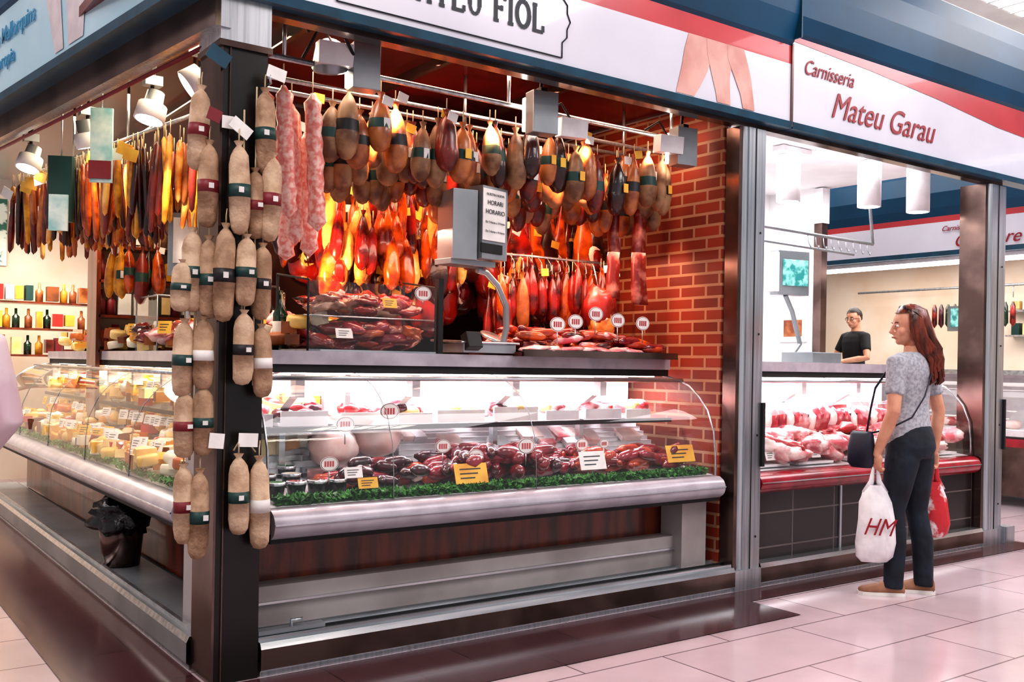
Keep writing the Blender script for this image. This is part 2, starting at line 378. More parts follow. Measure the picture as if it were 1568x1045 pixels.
text('sign_text','Embotits artesanals Mallorquins',(A.x+dL.x*3.45+nL.x*.008,A.y+dL.y*3.45+nL.y*.008,3.07),.125,(H,0,ang),blueink,f3,off=.001)
text('sign_text_small','rebosteria propia',(A.x+dL.x*3.0+nL.x*.008,A.y+dL.y*3.0+nL.y*.008,2.93),.115,(H,0,ang),blueink,f3,off=.001)

# ------------------------------------------------------------ display cases
GP = [(.03,.67),(.035,.80),(.05,.93),(.10,1.05),(.17,1.13),(.25,1.19),(.33,1.22),(.47,1.25)]
def case(name,a0,a1,xf,bm,seams,under):
    b = MB(xf)
    n = 8
    pr = [(-.005,.55)]+[(-.005-.045*math.sin(math.pi*k/n)**.6 if 0<k<n else -.005,.55+.12*k/n) for k in range(1,n)]+[(-.005,.67),(.06,.675),(.06,.55),(-.005,.55)]
    def ex(pts,m,smooth=False): b.sheet([[(a0,o,z),(a1,o,z)] for o,z in pts],m,smooth)
    ex(pr,bm,True); ex([(-.03,.61),(-.056,.612),(-.056,.618),(-.03,.62)],steelH)
    for a in (a0,a1): b.poly([(a,o,z) for o,z in pr[:-3]],bm)
    ex([(.05,.675),(.2,.69),(.45,.74),(.78,.76)],white)
    for k in range(7): ex([(.46+.035*k,.765+.026*k),(.50+.035*k,.765+.026*k),(.50+.035*k,.79+.026*k)],white)
    b.box(a0,a1,.79,.82,.56,1.30,white)
    b.box(a0,a1,.42,.95,1.30,1.345,steelH); b.box(a0,a1,.415,.425,1.285,1.35,bumperm); b.box(a0,a1,.43,.47,1.245,1.29,rubber)
    b.box(a0,a1,.47,.56,1.25,1.285,steelH); b.box(a0+.05,a1-.05,.50,.53,1.238,1.25,ledm)
    b.box(a0,a1,.40,.74,.975,.985,glass2); b.box(a0,a1,.395,.405,.965,.99,rubber)
    k = a0+.25
    while k < a1-.1:
        b.box(k,k+.03,.52,.56,.70,1.0,steelH); b.poly([(k,.36,1.16),(k+.045,.36,1.16),(k+.045,.66,.99),(k,.66,.99)],white); b.box(k,k+.045,.34,.40,1.13,1.24,white)
        k += .62
    ex(GP,glass,True)
    for s_ in seams: b.tube([(s_,o-.002,z) for o,z in GP],.0022,alu,5)
    for a in (a0,a1):
        b.poly([(a,o,z) for o,z in GP]+[(a,.78,1.25),(a,.78,.67)],glass2); b.tube([(a,o,z) for o,z in GP],.006,steelH,6)
    b.tube([(a0,.31,1.222),(a1,.31,1.222)],.012,steelH,8)
    if under=='wood':
        b.box(a0+.02,a1-.02,.26,.30,.30,.56,wood); b.box(a0,a1-.1,.15,.30,.14,.32,kick); b.box(a0,a1-.1,.13,.16,.245,.255,steelH)
        b.box(a1-.22,a1-.02,.08,.25,.14,.56,kick); b.box(a0,a1,.0,.3,.53,.56,rubber)
    elif under=='tile':
        b.box(a0,a1,.02,.06,.13,.56,brickmat('dark_tile','2E2423','241D1D','6E6360',.42,.21,.005,'XZ',rough=.25,off=0))
        for a in (a0+.85,a0+1.75): b.box(a,a+.02,.01,.02,.13,.55,steel)
    else:
        b.box(a0,a1,.26,.30,.14,.56,wood); b.box(a0,a1,.0,.3,.53,.56,rubber)
    return b.build(name)
FX = lambda p: V(p.x, 3.90+p.y, p.z)
LX = lambda p: V(1.39+p.y, p.x, p.z)
case('meat_display_case',1.60,4.34,FX,bumperm,(2.20,3.02),'wood')
case('cheese_display_case',4.40,9.6,LX,bumperm,(5.4,6.4,7.5,8.6),'left')
case('butcher_display_case',4.66,7.14,FX,bumperr,(5.9,),'tile')
b = MB(); b.box(1.40,1.60,4.09,4.4,.13,1.34,kick); b.build('corner_case_panel')

def rm(rx=0,ry=0,rz=0): return (Matrix.Rotation(rz,3,'Z')@Matrix.Rotation(ry,3,'Y')@Matrix.Rotation(rx,3,'X'))
def saus(b,c,L,r,m,rz,bend=.15,ry=0,seg=8):
    n = 6; pts = []; rad = []
    d = V(math.cos(rz),math.sin(rz),math.sin(ry)); e = V(-math.sin(rz),math.cos(rz),0)
    for i in range(n+1):
        t = i/n-.5; pts.append(Vector(c)+d*L*t+e*bend*L*(t*t*4-1)*.5); rad.append(r*(1-(abs(t)*2)**5*.75))
    b.tube(pts,rad,m,seg)
def label(b,c,r,stick=.1,sq=False,rz=0):
    M = Matrix.Translation(c)@Matrix.Rotation(rz,4,'Z')
    def disc(rr,y,m,fz=.75):
        b.poly([M@V(rr*math.cos(2*math.pi*k/20),y,rr*fz*math.sin(2*math.pi*k/20)) for k in range(20)],m)
    disc(r,0,paper); disc(r*.93,-.001,bandR); disc(r*.87,-.002,paper)
    for i in range(4):
        x = (-.55+i*.28)*r; b.poly([M@V(x,-.003,-.28*r),M@V(x+.19*r,-.003,-.28*r),M@V(x+.19*r,-.003,.28*r),M@V(x,-.003,.28*r)],fred)
    b.tube([M@V(0,.002,-r*.7),M@V(0,.002,-r*.7-stick)],.003,steel,5)
def card(b,c,w,h,m,rz=0,rx=-.3):
    b.cbox(c,(w,.003,h),m,rz=rz,rx=rx)
    M = Matrix.Translation(c)@Matrix.Rotation(rz,4,'Z')@Matrix.Rotation(rx,4,'X')
    for i in range(3):
        b.poly([M@V(-w*.35,-.003,h*(.25-.22*i)),M@V(w*(.3-.1*i),-.003,h*(.25-.22*i)),M@V(w*(.3-.1*i),-.003,h*(.19-.22*i)),M@V(-w*.35,-.003,h*(.19-.22*i))],ink)

def garnish(x0,x1,y0,y1,z,n):
    b = MB()
    for i in range(n):
        x=U(x0,x1); y=U(y0,y1); zz=z+U(0,.035); s=U(.008,.018)
        M=Matrix.Translation((x,y,zz))@Matrix.Rotation(U(0,6.3),4,'Z')@Matrix.Rotation(U(-1.2,1.2),4,'X')
        b.poly([M@V(0,-s,0),M@V(s*.8,0,0),M@V(0,s*1.2,s*.4),M@V(-s*.8,0,0)],parsley)
    return b.build('parsley_garnish')
garnish(1.66,4.30,3.955,4.03,.68,4800)
b = MB()
def pile(b,x0,x1,y0,y1,z0,h,n,L,r,ms,rz0=.3):
    for i in range(n):
        x=U(x0,x1); y=U(y0,y1); t=U(0,1)
        edge=min(1,(x-x0)/(.12)+.25,(x1-x)/.12+.25)
        saus(b,(x,y,z0+r+h*t*edge),L*U(.8,1.2),r*U(.85,1.1),random.choice(ms),rz0+U(-.6,.6),bend=U(-.3,.3),ry=U(-.2,.2))
pile(b,2.05,2.44,4.05,4.32,.70,.11,42,.13,.030,[meatD,meatD,sausR,meatD],.3)
pile(b,2.56,3.42,4.06,4.36,.70,.12,85,.19,.036,[sausR,meatD,sausR,sausR],.5)
pile(b,3.40,4.25,4.06,4.38,.70,.10,85,.18,.029,[sausO,sausR,sausO,sausR],.2)
pile(b,1.95,2.12,4.10,4.3,.70,.04,10,.10,.03,[sausO,meatR],.2)
pile(b,2.44,2.58,4.12,4.3,.70,.05,10,.10,.03,[sausO,fatw],.2)
b.build('fresh_sausages')
b = MB()
for (x,y,z,r) in ((2.12,4.40,.88,.125),(2.37,4.42,.93,.13)):
    b.blob((x,y,z),(r,r*.9,r*.85),fatw,18,12,jit=.15)
b.box(1.95,2.6,4.32,4.62,.73,.79,steelH)
b.build('lard_mounds')
pb=mat('pate_brown','7A4630',rough=.4)
for i,(x,y,m) in enumerate(((1.70,4.10,parsley),(1.80,4.10,sausR),(1.90,4.10,pb),(2.0,4.10,sausO),(1.72,4.25,pb),(1.84,4.25,ch[3]),(1.74,4.40,fatw),(1.88,4.40,parsley))):
    b = MB(); z=.695+(y-4.1)*.12
    b.lathe((x,y,z),(0,0,1),[(0,0),(0,.036),(.055,.044),(.068,.046),(.07,.038),(.06,.036),(.066,0)],[blackp,blackp,steelH,white,m,m],16)
    b.build('pate_jar')
b = MB()
for x,w,h in ((1.72,.14,.1),(1.95,.24,.12),(2.27,.26,.1),(2.56,.2,.09),(2.84,.3,.11),(3.2,.3,.13),(3.53,.24,.09),(3.84,.28,.1),(4.12,.2,.09)):
    z=.99
    b.box(x-w/2,x+w/2,4.36,4.58,z,z+.015,white); b.box(x-w/2,x+w/2,4.355,4.365,z,z+h*.6,random.choice([white,paper]))
    for k in range(6): b.blob((x+U(-w*.35,w*.35),4.46+U(-.05,.05),z+.05+U(0,.03)),(.06,.06,.035),random.choice([meatP,fatw,ch[1],meatP,meatR,meatD]),10,6,jit=.3)
b.build('shelf_trays')
b = MB()
for k in range(16):
    x=U(2.6,4.2); y=4.46+U(0,.12); b.cbox((x,y,.83+(y-4.42)*.6),(U(.08,.16),.10,.03),random.choice([meatP,fatw,meatR,white]),rz=U(-.2,.2),rx=.5)
b.build('packed_meat')
b = MB()
for x,y,z,r in ((2.12,4.27,1.00,.05),(2.36,4.27,1.06,.055),(2.58,4.12,.89,.045),(2.72,4.04,.84,.05),(3.05,4.06,.88,.055),(3.46,4.10,.87,.045),(1.93,4.04,.84,.045),(3.62,4.10,.87,.035)):
    label(b,(x,y,z),r,.06)
card(b,(2.66,3.985,.765),.19,.10,yellow); card(b,(3.47,4.02,.79),.18,.10,paper); card(b,(4.15,4.03,.80),.22,.10,yellow); card(b,(2.10,3.99,.75),.10,.05,yellow); card(b,(2.03,4.0,.80),.09,.05,paper)
b.build('price_labels')

def goods(b,y0,y1,x0,x1,z0,n,zr=.05,sl=.12):
    for i in range(n):
        y=U(y0,y1); x=U(x0,x1); m=random.choice(ch+[ch[1],ch[0],ch[6],ch[3]]); k=U(0,1); zz=z0+U(0,zr)+(x-x0)*sl
        if k<.35:
            r=U(.05,.09); h=U(.04,.08); a=U(0,6.3); w=U(.5,1.1)
            p=[(x,y),(x+r*math.cos(a),y+r*math.sin(a)),(x+r*1.08*math.cos(a+w/2),y+r*1.08*math.sin(a+w/2)),(x+r*math.cos(a+w),y+r*math.sin(a+w))]
            lo=[b.av((q[0],q[1],zz)) for q in p]; hi=[b.av((q[0],q[1],zz+h)) for q in p]
            b.af(hi,m)
            for j in range(4): b.af((lo[j],lo[(j+1)%4],hi[(j+1)%4],hi[j]),m if j in(0,3) else ch[4])
        elif k<.6: b.lathe((x,y,zz),(U(-.3,.3),U(-.3,.3),1),[(0,0),(0,.05),(.01,.056),(.045,.056),(.055,.05),(.055,0)],m,14)
        elif k<.85: b.cbox((x,y,zz+.04),(U(.05,.1),U(.07,.13),U(.04,.08)),m,rz=U(0,3),rx=U(-.3,.3))
        else: b.blob((x,y,zz+.04),(.05,.05,.04),m,10,7)
b = MB()
goods(b,4.5,9.5,1.47,1.78,.70,380); goods(b,4.5,9.5,1.78,2.10,.80,330); goods(b,4.5,9.5,1.80,2.10,.99,330,.08)
b.build('cheese_assortment')
b = MB(); goods(b,4.5,9.5,1.86,2.3,1.35,200,.12,.05); b.build('counter_cheeses')
b = MB()
for i in range(95):
    y=U(4.5,9.4); lv=random.choice((0,1,2)); x=(1.50,1.74,1.80)[lv]+U(0,.1); z=(.83,.92,1.12)[lv]
    card(b,(x,y,z),U(.06,.1),U(.05,.07),random.choice((paper,paper,yellow)),rz=-H+U(-.3,.3)+.4,rx=-.25)
b.build('price_cards')
garn = MB()
for i in range(1500):
    x=U(1.43,1.48); y=U(4.45,9.5); s=U(.008,.018)
    M=Matrix.Translation((x,y,.69+U(0,.03)))@Matrix.Rotation(U(0,6.3),4,'Z')@Matrix.Rotation(U(-1.2,1.2),4,'X')
    garn.poly([M@V(0,-s,0),M@V(s*.8,0,0),M@V(0,s*1.2,s*.4),M@V(-s*.8,0,0)],parsley)
garn.build('parsley_garnish')

cutm = mat('beef_cut','A81E2C','E7A3A0',scale=5,lo=.5,hi=.66,rough=.3,coat=.4)
b = MB()
for i in range(150):
    x=U(4.75,7.05); y=U(4.0,4.58); z=.71+(y-4)*.25
    k=U(0,1)
    if k<.7: b.blob((x,y,z+.03+U(0,.08)),(U(.08,.15),U(.06,.10),U(.03,.06)),random.choice([meatP,cutm,cutm,meatR,fatw,meatP]),14,9,jit=.5,M=rm(U(-.3,.3),U(-.3,.3),U(0,3)))
    else: b.cbox((x,y,z+.035),(.16,.1,.03),random.choice([meatR,meatP,cutm]),rz=U(-.4,.4),rx=U(-.2,.2))
for i in range(18):
    x=5.2+i*.08; b.blob((x,4.35,.93+.01*math.sin(i)),(.035,.10,.11),cutm if i%3 else fatw,12,8,jit=.3,M=rm(.3,.35,.2))
b.build('butcher_meat_cuts')
b = MB()
for x in (4.9,5.35,5.9,6.4,6.85): b.box(x-.18,x+.18,3.98,4.2,.69,.705,white); card(b,(x,3.99,.76),.09,.06,paper)
for i in range(9): b.cbox((4.8+i*.27,4.48,1.02+U(0,.03)),(.2,.18,.05),random.choice((white,fatw,meatP,cutm)),rz=U(-.2,.2))
b.build('butcher_trays')

# ------------------------------------------------------------ salamis on pillar
def salami(b,x,y,zt,zb,r,m,band,tilt=(0,0)):
    L=zt-zb; ax=V(tilt[0],tilt[1],-1)
    pr=[(0,r*.50),(.05*L,r*.24),(.09*L,r*.55),(.15*L,r*.85),(.25*L,r*.98),(.46*L,r*1.02),(.46*L,r*1.04),(.60*L,r*1.05),(.60*L,r*1.03),(.8*L,r*1.0),(.92*L,r*.90),(.98*L,r*.6),(L,0)]
    mm=[m,m,m,m,m,m,band,m,m,m,m,m]
    b.lathe((x,y,zt),ax,pr,mm,18,jit=.12,rot=U(0,6))
    if band is not bandW: b.cbox((x+U(-.3,.3)*r,y-r*1.05,zt-.53*L),(r*.5,.004,.10*L*.6),bandW)
    b.lathe((x,y,zt-.055*L),ax,[(0,r*.28),(.012,r*.28)],string,8)
    b.tube([(x,y,zt-.02),(x,y,zt+.03),(x+.01,y+.02,zt+.06)],.003,string,5)
Rr = [(1.498,2.397,2.046,bandG),(1.387,2.163,1.794,bandG),(1.463,2.07,1.786,bandR),(1.529,2.137,1.778,bandR),
 (1.348,1.838,1.448,bandK),(1.426,1.80,1.513,bandG),(1.50,1.773,1.461,bandK),(1.42,1.50,1.20,bandK),(1.50,1.448,1.149,bandW)]
b = MB()
for i,(x,zt,zb,bd) in enumerate(Rr): salami(b,x,3.785-.02*(i%2),zt,zb,.040,beige if i%2 else beige2,bd,(U(-.04,.04),U(0,.03)))
b.tube([(1.47,3.80,2.40),(1.47,3.79,1.2)],.004,string,5); b.tube([(1.42,3.80,2.3),(1.42,3.79,1.3)],.004,string,5)
b.tube([(1.52,3.84,2.42),(1.52,3.78,2.42),(1.51,3.77,2.45)],.006,steel,6)
b.build('hanging_salami_bunch')
b = MB()
for i,(x,zt,zb,bd) in enumerate([(1.415,.928,.603,bandG),(1.50,.915,.538,bandW)]): salami(b,x,3.785,zt,zb,.04,beige,bd,(.02,0))
b.cbox((1.455,3.79,.98),(.08,.004,.055),paper,ry=.05); b.tube([(1.40,3.80,.94),(1.45,3.835,1.0),(1.49,3.80,.93)],.004,string,5)
b.build('hanging_salami_bunch')
b = MB()
Lf=[(1.27,2.384,2.046,bandR),(1.295,2.166,1.82,bandR),(1.245,1.82,1.485,bandG),(1.30,1.79,1.46,bandG),(1.21,1.69,1.485,bandG),(1.285,1.47,1.18,bandW),(1.22,1.46,1.15,bandG),(1.29,1.2,.92,bandG),(1.225,1.18,.91,bandR),(1.28,.87,.51,bandG),(1.225,.89,.57,bandR)]
for i,(x,zt,zb,bd) in enumerate(Lf): salami(b,x,3.87-.03*(i%2),zt,zb,.040,beige2 if i%2 else beige,bd,(U(-.05,.03),U(0,.03)))
b.tube([(1.27,3.9,2.42),(1.27,3.88,1.8),(1.25,3.88,.9)],.005,string,5)
b.cbox((1.33,3.80,.98),(.06,.004,.06),paper,ry=.1); b.cbox((1.30,3.80,2.26),(.055,.004,.05),bandR,ry=.3); b.cbox((1.355,3.80,2.24),(.05,.004,.05),paper)
b.cbox((1.40,3.78,2.22),(.09,.004,.05),paper,ry=.6); b.cbox((1.54,3.77,2.46),(.08,.004,.05),paper,ry=.2); b.cbox((1.32,3.82,2.5),(.09,.01,.06),teal,ry=.5)
b.build('hanging_salami_bunch')

# ------------------------------------------------------------ hanging goods inside
b = MB(); b.tube([(1.6,4.2,2.67),(4.34,4.2,2.67)],.014,steel,10); b.tube([(1.6,4.42,2.64),(4.34,4.42,2.64)],.012,steel,10); b.tube([(1.6,4.62,2.64),(4.34,4.62,2.64)],.012,steel,10)
for x in (1.75,3.0,4.2): b.tube([(x,4.2,2.67),(x,4.2,2.92)],.01,steel,8); b.tube([(x,4.62,2.64),(x,4.62,2.92)],.01,steel,8)
b.tube([(2.35,5.1,2.60),(4.36,5.1,2.60)],.012,steel,8); b.tube([(2.35,5.5,2.60),(4.36,5.5,2.60)],.012,steel,8)
b.build('hanging_rail')
def bulb(b,x,y,zt,L,r,m,band=None,tag=.3):
    pr=[(0,r*.35),(.08*L,r*.15),(.14*L,r*.40),(.28*L,r*.76),(.46*L,r*.94),(.62*L,r),(.66*L,r*1.02),(.76*L,r),(.88*L,r*.84),(.97*L,r*.45),(L,0)]
    mm=[m]*10
    if band: mm[4]=band
    b.lathe((x,y,zt),(U(-.06,.06),U(-.06,.06),-1),pr,mm,14,jit=.16,rot=U(0,6))
    b.tube([(x,y,zt-.02),(x,y,zt+.06)],.003,string,5)
    if band and U(0,1)<.6: b.cbox((x+U(-.3,.3)*r,y-r*1.03,zt-.54*L),(r*.6,.004,.05),random.choice([bandW,yellow,bandW]))
    if U(0,1)<tag: b.cbox((x+U(-.02,.02),y-.05,zt-U(-.03,.05)),(.055,.004,.045),yellow if U(0,1)<.5 else paper,ry=U(-.3,.3))
b = MB(); x=2.0
while x<4.30:
    for y,dz in ((4.22,0),(4.42,-.04),(4.62,-.08)):
        m = random.choice([sobO,sobB,sobB,sobB] if x<2.5 or x>3.9 else [sobB,sobB,sobO,sobR,sobR,hamC])
        bulb(b,x+U(-.035,.035),y+U(-.04,.04),2.56+U(-.07,.04)+dz,U(.26,.36),U(.046,.062),m,random.choice([bandG,bandK,bandK,bandG,None]),.4)
    x+=.08
b.build('hanging_sobrasada')
b = MB()
for x,y,zt,zb in ((1.70,4.3,2.55,1.98),(1.77,4.25,2.56,1.95),(1.84,4.32,2.5,1.84),(1.90,4.22,2.54,1.90),(1.95,4.4,2.4,1.80),(1.88,4.45,2.2,1.78)):
    L=zt-zb; n=14; pr=[(0,.01),(.02,.02)]+[(L*k/n,.036+.006*(k%2)) for k in range(1,n)]+[(L,.0)]
    b.lathe((x,y,zt),(U(-.04,.06),0,-1),pr,pinkS,14,jit=.25); b.tube([(x,y,zt),(x,y,zt+.1)],.003,string,5)
b.build('hanging_long_salami')
b = MB()
def ham(b,x,y,zt,L,r,m,rz,face=None):
    pr=[(0,.006),(.0,.022),(.04*L,.028),(.10*L,.020),(.25*L,.026),(.38*L,r*.42),(.5*L,r*.72),(.65*L,r*.98),(.78*L,r*1.05),(.9*L,r*.85),(.97*L,r*.5),(L,0)]
    mm=[m]*11; mm[0]=mm[1]=hamF
    tl=(U(-.18,.18),U(-.1,.02),-1)
    b.lathe((x,y,zt),tl,pr,mm,18,fy=.62,rot=rz,jit=.28)
    if face:
        ax=V(*tl).normalized(); c=V(x,y,zt)+ax*L*.72+V(0,-r*.40,0)
        b.blob(c,(r*.62,r*.35,r*.9),face,12,8,jit=.15)
        b.blob(c+V(0,-.008,0),(r*.50,r*.35,r*.75),hamB,12,8,jit=.2)
    b.tube([(x,y,zt-.02),(x,y,zt+.03),(x+.01,y,zt+.08)],.004,steel,5)
    if U(0,1)<.4: b.cbox((x+U(-.04,.04),y-r*.8,zt-U(.1,.4)),(.06,.004,.045),random.choice([yellow,paper,yellow]),ry=U(-.4,.4))
for row,(y,n) in enumerate(((4.98,17),(5.25,18),(5.5,18))):
    for i in range(n):
        x=2.30+(4.24-2.30)*i/(n-1)+U(-.04,.04); f=(x-2.3)/1.9
        if f<.35 and U(0,1)<.75:
            for q in range(2): bulb(b,x+U(-.05,.05),y+U(-.05,.05),2.42+U(-.15,.08),U(.38,.58),U(.028,.045),random.choice([hamF,hamA,hamF,hamB,hamA]))
        else:
            m=random.choice([hamA,hamB,hamA,hamC] if f<.55 else [hamB,hamC,hamB,hamC,hamA])
            ham(b,x,y,2.44+U(-.12,.06),U(.58,.78),U(.09,.125),m,U(-.7,.7),random.choice([hamF,fatw,None]) if f>.5 else random.choice([None,hamF,None]))
for i in range(30):
    x=U(2.35,3.2); bulb(b,x,U(4.85,5.0),U(2.02,2.2),U(.2,.36),U(.03,.05),random.choice([hamA,hamF,hamB,hamA]))
for i in range(14):
    x=2.6+i*.12; ham(b,x,5.12+U(-.08,.08),2.10+U(-.06,.05),U(.5,.62),U(.08,.11),random.choice([hamB,hamC,hamB,hamA]),U(-.7,.7),random.choice([None,hamF,None,fatw]))
b.build('hanging_hams')
b = MB()
for i in range(44):
    x=3.30+U(0,.95); y=4.78+U(-.12,.12); bulb(b,x,y,1.84+U(-.12,.1),U(.26,.40),U(.028,.045),random.choice([hamB,hamA,sobO,hamB,hamA]),None,.15)
b.tube([(3.3,4.75,1.96),(4.3,4.75,1.96)],.008,steel,6); b.tube([(3.3,4.75,1.96),(3.3,4.75,2.6)],.006,steel,6); b.tube([(4.3,4.75,1.96),(4.3,4.75,2.6)],.006,steel,6)
for k in range(14): x=3.35+k*.07; b.tube([(x,4.75,1.96),(x+.01,4.72,1.92),(x,4.70,1.88),(x-.01,4.72,1.87)],.003,steel,5)
b.build('hanging_chorizo')
b = MB()
for x,y,zt,zb,w in ((4.02,4.5,2.30,1.72,.05),(4.16,4.42,2.35,1.68,.065)):
    rows=[]
    for k in range(13):
        z=zt+(zb-zt)*k/12; ww=w*(.55+.45*k/12); o=.02*noise.noise(V(x*9,k*.6,1)); rows.append([(x-ww+o,y,z),(x-ww*.7+o,y-.03,z),(x+ww*.7+o,y-.03,z),(x+ww+o,y,z),(x+ww*.7+o,y+.02,z),(x-ww*.7+o,y+.02,z)])
    ids=b.sheet(rows,mat('belly_meat','7A1F18','E0917E',scale=10,lo=.5,hi=.75,rough=.3,coat=.4),True,True); b.af(ids[-1],meatP)
    b.tube([(x,y,zt),(x,y,zt+.2)],.004,string,5)
b.build('hanging_pork_belly')

b = MB(); P=V(1.70,5.3,2.60); Q=V(1.30,7.7,2.60); b.tube([P+V(.05,-.6,0),Q],.012,steel,8)
for k in range(4):
    p=P.lerp(Q,k/3); b.tube([p,p+V(0,0,.32)],.008,steel,6)
for i in range(230):
    t=U(-.15,1); p=P.lerp(Q,t); L=U(.34,.52); m=random.choice([sobO,hamF,hamC,sobR,dryY,hamC,dryY,sobR,sobR,hamA])
    o=U(-.12,.30); b.tube([p+V(o,0,-.02),p+V(o,0,-.1)],.003,string,4)
    pr=[(0,.004),(.02,.015),(L*.3,.018),(L*.7,.020),(L-.02,.014),(L,0)]
    b.lathe(p+V(o,0,-.1),(U(-.09,.09),U(-.09,.09),-1),pr,m,9,jit=.35)
for i in range(12): p=P.lerp(Q,U(0,1)); b.cbox(p+V(-.14,0,-.10-U(0,.08)),(.11,.004,.07),random.choice([yellow,yellow,paper]),rz=-H+.5,ry=U(-.5,.5))
b.build('hanging_dried_sausages')
b = MB(); b.tube([(1.75,7.2,2.5),(3.0,6.6,2.5)],.01,steel,6); b.tube([(1.9,6.0,2.2),(2.6,5.95,2.2)],.01,steel,6)
for i in range(90):
    t=U(0,1); p=V(1.75,7.2,2.5).lerp(V(3.0,6.6,2.5),t); bulb(b,p.x,p.y+U(-.1,.1),2.46-random.choice((0,.0,.38)),U(.3,.42),U(.028,.05),random.choice([sobR,hamC,hamA,sobB,dryY]),random.choice([None,bandG]),.3)
b.build('hanging_cured_assortment')

# ------------------------------------------------------------ fixtures front
def projector(x,y,z,w,d,h,m=alu,name='rail_floodlight'):
    b=MB(); b.cbox((x,y,z),(w,d,h),m,rz=-.15); b.cbox((x,y,z+h/2+.01),(w*.3,d*.5,.03),rubber); b.tube([(x,y,z+h/2),(x,y+.02,2.7),(x+.03,y+.03,2.9)],.01,rubber,8)
    b.cbox((x-w*.1,y+.02+d/2,z),(w*.7,.03,h*.8),lampm,rz=-.15)
    return b.build(name,bevel=.006)
projector(2.09,4.08,2.66,.13,.09,.21); projector(3.13,4.08,2.62,.15,.09,.22); projector(4.20,4.10,2.60,.14,.09,.22)
for x,z in ((3.35,2.58),(4.08,2.6),(1.95,2.7)):
    b=MB(); b.cbox((x,4.1,z),(.16,.08,.10),white,rz=-.2,rx=.1); b.tube([(x,4.1,z+.04),(x-.06,4.12,z+.13),(x-.12,4.18,2.68)],.008,rubber,6); b.build('junction_lamp',bevel=.008)
b=MB(); b.tube([(1.78,4.0,2.74),(1.74,4.0,2.82),(1.83,4.0,2.87),(1.95,4.02,2.78),(2.02,4.05,2.70)],.008,rubber,8)
b.lathe((1.95,4.15,2.70),(.3,.5,-.9),[(-.08,.03),(-.06,.06),(.05,.085),(.06,.08),(.04,.06)],[alu,alu,alu,lampm],16); b.build('spot_lamp')
def lspot(x,y,z,ax):
    b=MB(); b.lathe((x,y,z),ax,[(-.09,0),(-.09,.045),(-.02,.05),(-.015,.075),(.07,.08),(.072,.07),(.06,0)],[alu,alu,alu,white,white,lampm],18)
    b.tube([(x,y,z+.06),(x,y,z+.14),(x+.02,y,2.92)],.01,rubber,8); b.cbox((x,y,z+.14),(.09,.07,.05),alu); b.build('spot_lamp')
lspot(1.48,5.3,2.62,(-.25,-.1,-1)); lspot(1.21,7.1,2.60,(-.3,-.2,-1)); lspot(1.55,4.75,2.66,(-.8,.2,-.6)); lspot(1.36,6.2,2.62,(.3,.1,-1))
b=MB(); b.cbox((1.36,5.85,2.50),(.12,.02,.42),mat('banner_teal','7FC0C4','DFEFEC',scale=6),rz=-.5); b.cbox((1.35,5.84,2.36),(.12,.02,.10),bandR,rz=-.5); b.tube([(1.36,5.85,2.7),(1.36,5.85,2.92)],.004,steel,5); b.build('hanging_banner')
b=MB(); b.cbox((1.28,6.5,2.33),(.14,.06,.40),bandG,rz=-.5); b.cbox((1.26,6.46,2.18),(.11,.02,.22),mat('banner_teal','7FC0C4'),rz=-.5); b.tube([(1.28,6.5,2.5),(1.28,6.5,2.92)],.005,steel,5); b.build('hanging_sign_box')
b=MB(); b.cbox((1.80,5.7,1.96),(.20,.08,.36),alu,rz=-.4); b.cbox((1.78,5.65,1.98),(.14,.012,.26),paper,rz=-.4); b.tube([(1.8,5.7,1.8),(1.82,5.7,1.35)],.018,steel,8); b.build('scale_display')

so=empty('weighing_scale')
b=MB()
b.cbox((2.77,4.32,2.02),(.14,.20,.36),alu,rz=-.15); b.cbox((2.93,4.27,2.04),(.20,.10,.38),alu,rz=.25)
b.cbox((2.93,4.214,2.08),(.18,.006,.27),paper,rz=.25); b.cbox((2.915,4.212,1.905),(.17,.008,.05),rubber,rz=.25)
for k in range(3): b.cbox((2.88+.04*k,4.204+.012*k,1.905),(.025,.004,.02),mat('led_digits','D8F070',emit=2),rz=.25)
b.cbox((2.83,4.33,1.83),(.3,.14,.03),alu,rz=.1)
b.build('display_head',so,bevel=.006)
b=MB()
b.tube([(2.90,4.32,1.80),(2.97,4.34,1.79),(3.06,4.36,1.73),(3.12,4.36,1.62),(3.14,4.38,1.50),(3.12,4.40,1.38)],.018,alu,12)
b.cbox((2.98,4.45,1.385),(.34,.30,.05),alu); b.cbox((2.98,4.45,1.42),(.38,.32,.012),steelH,rx=.04); b.cbox((2.86,4.30,1.42),(.09,.06,.09),rubber,rx=-.4); b.lathe((3.14,4.5,1.44),(.2,-.4,1),[(0,.08),(.01,.09),(.02,.085),(.02,0)],steelH,18)
b.build('weighing_platform',so,bevel=.005)
for k,(tx,sz) in enumerate((('NUESTRA NUEVA',.018),('HORARI',.034),('HORARIO',.034),('De 7 Hores a 14 Hores',.016),('De 7 Horas a 14 Horas',.016))):
    text('notice_line',tx,(2.934,4.208,2.18-.048*k),sz,(H,0,.25),ink,so,align='CENTER',ext=.0005)

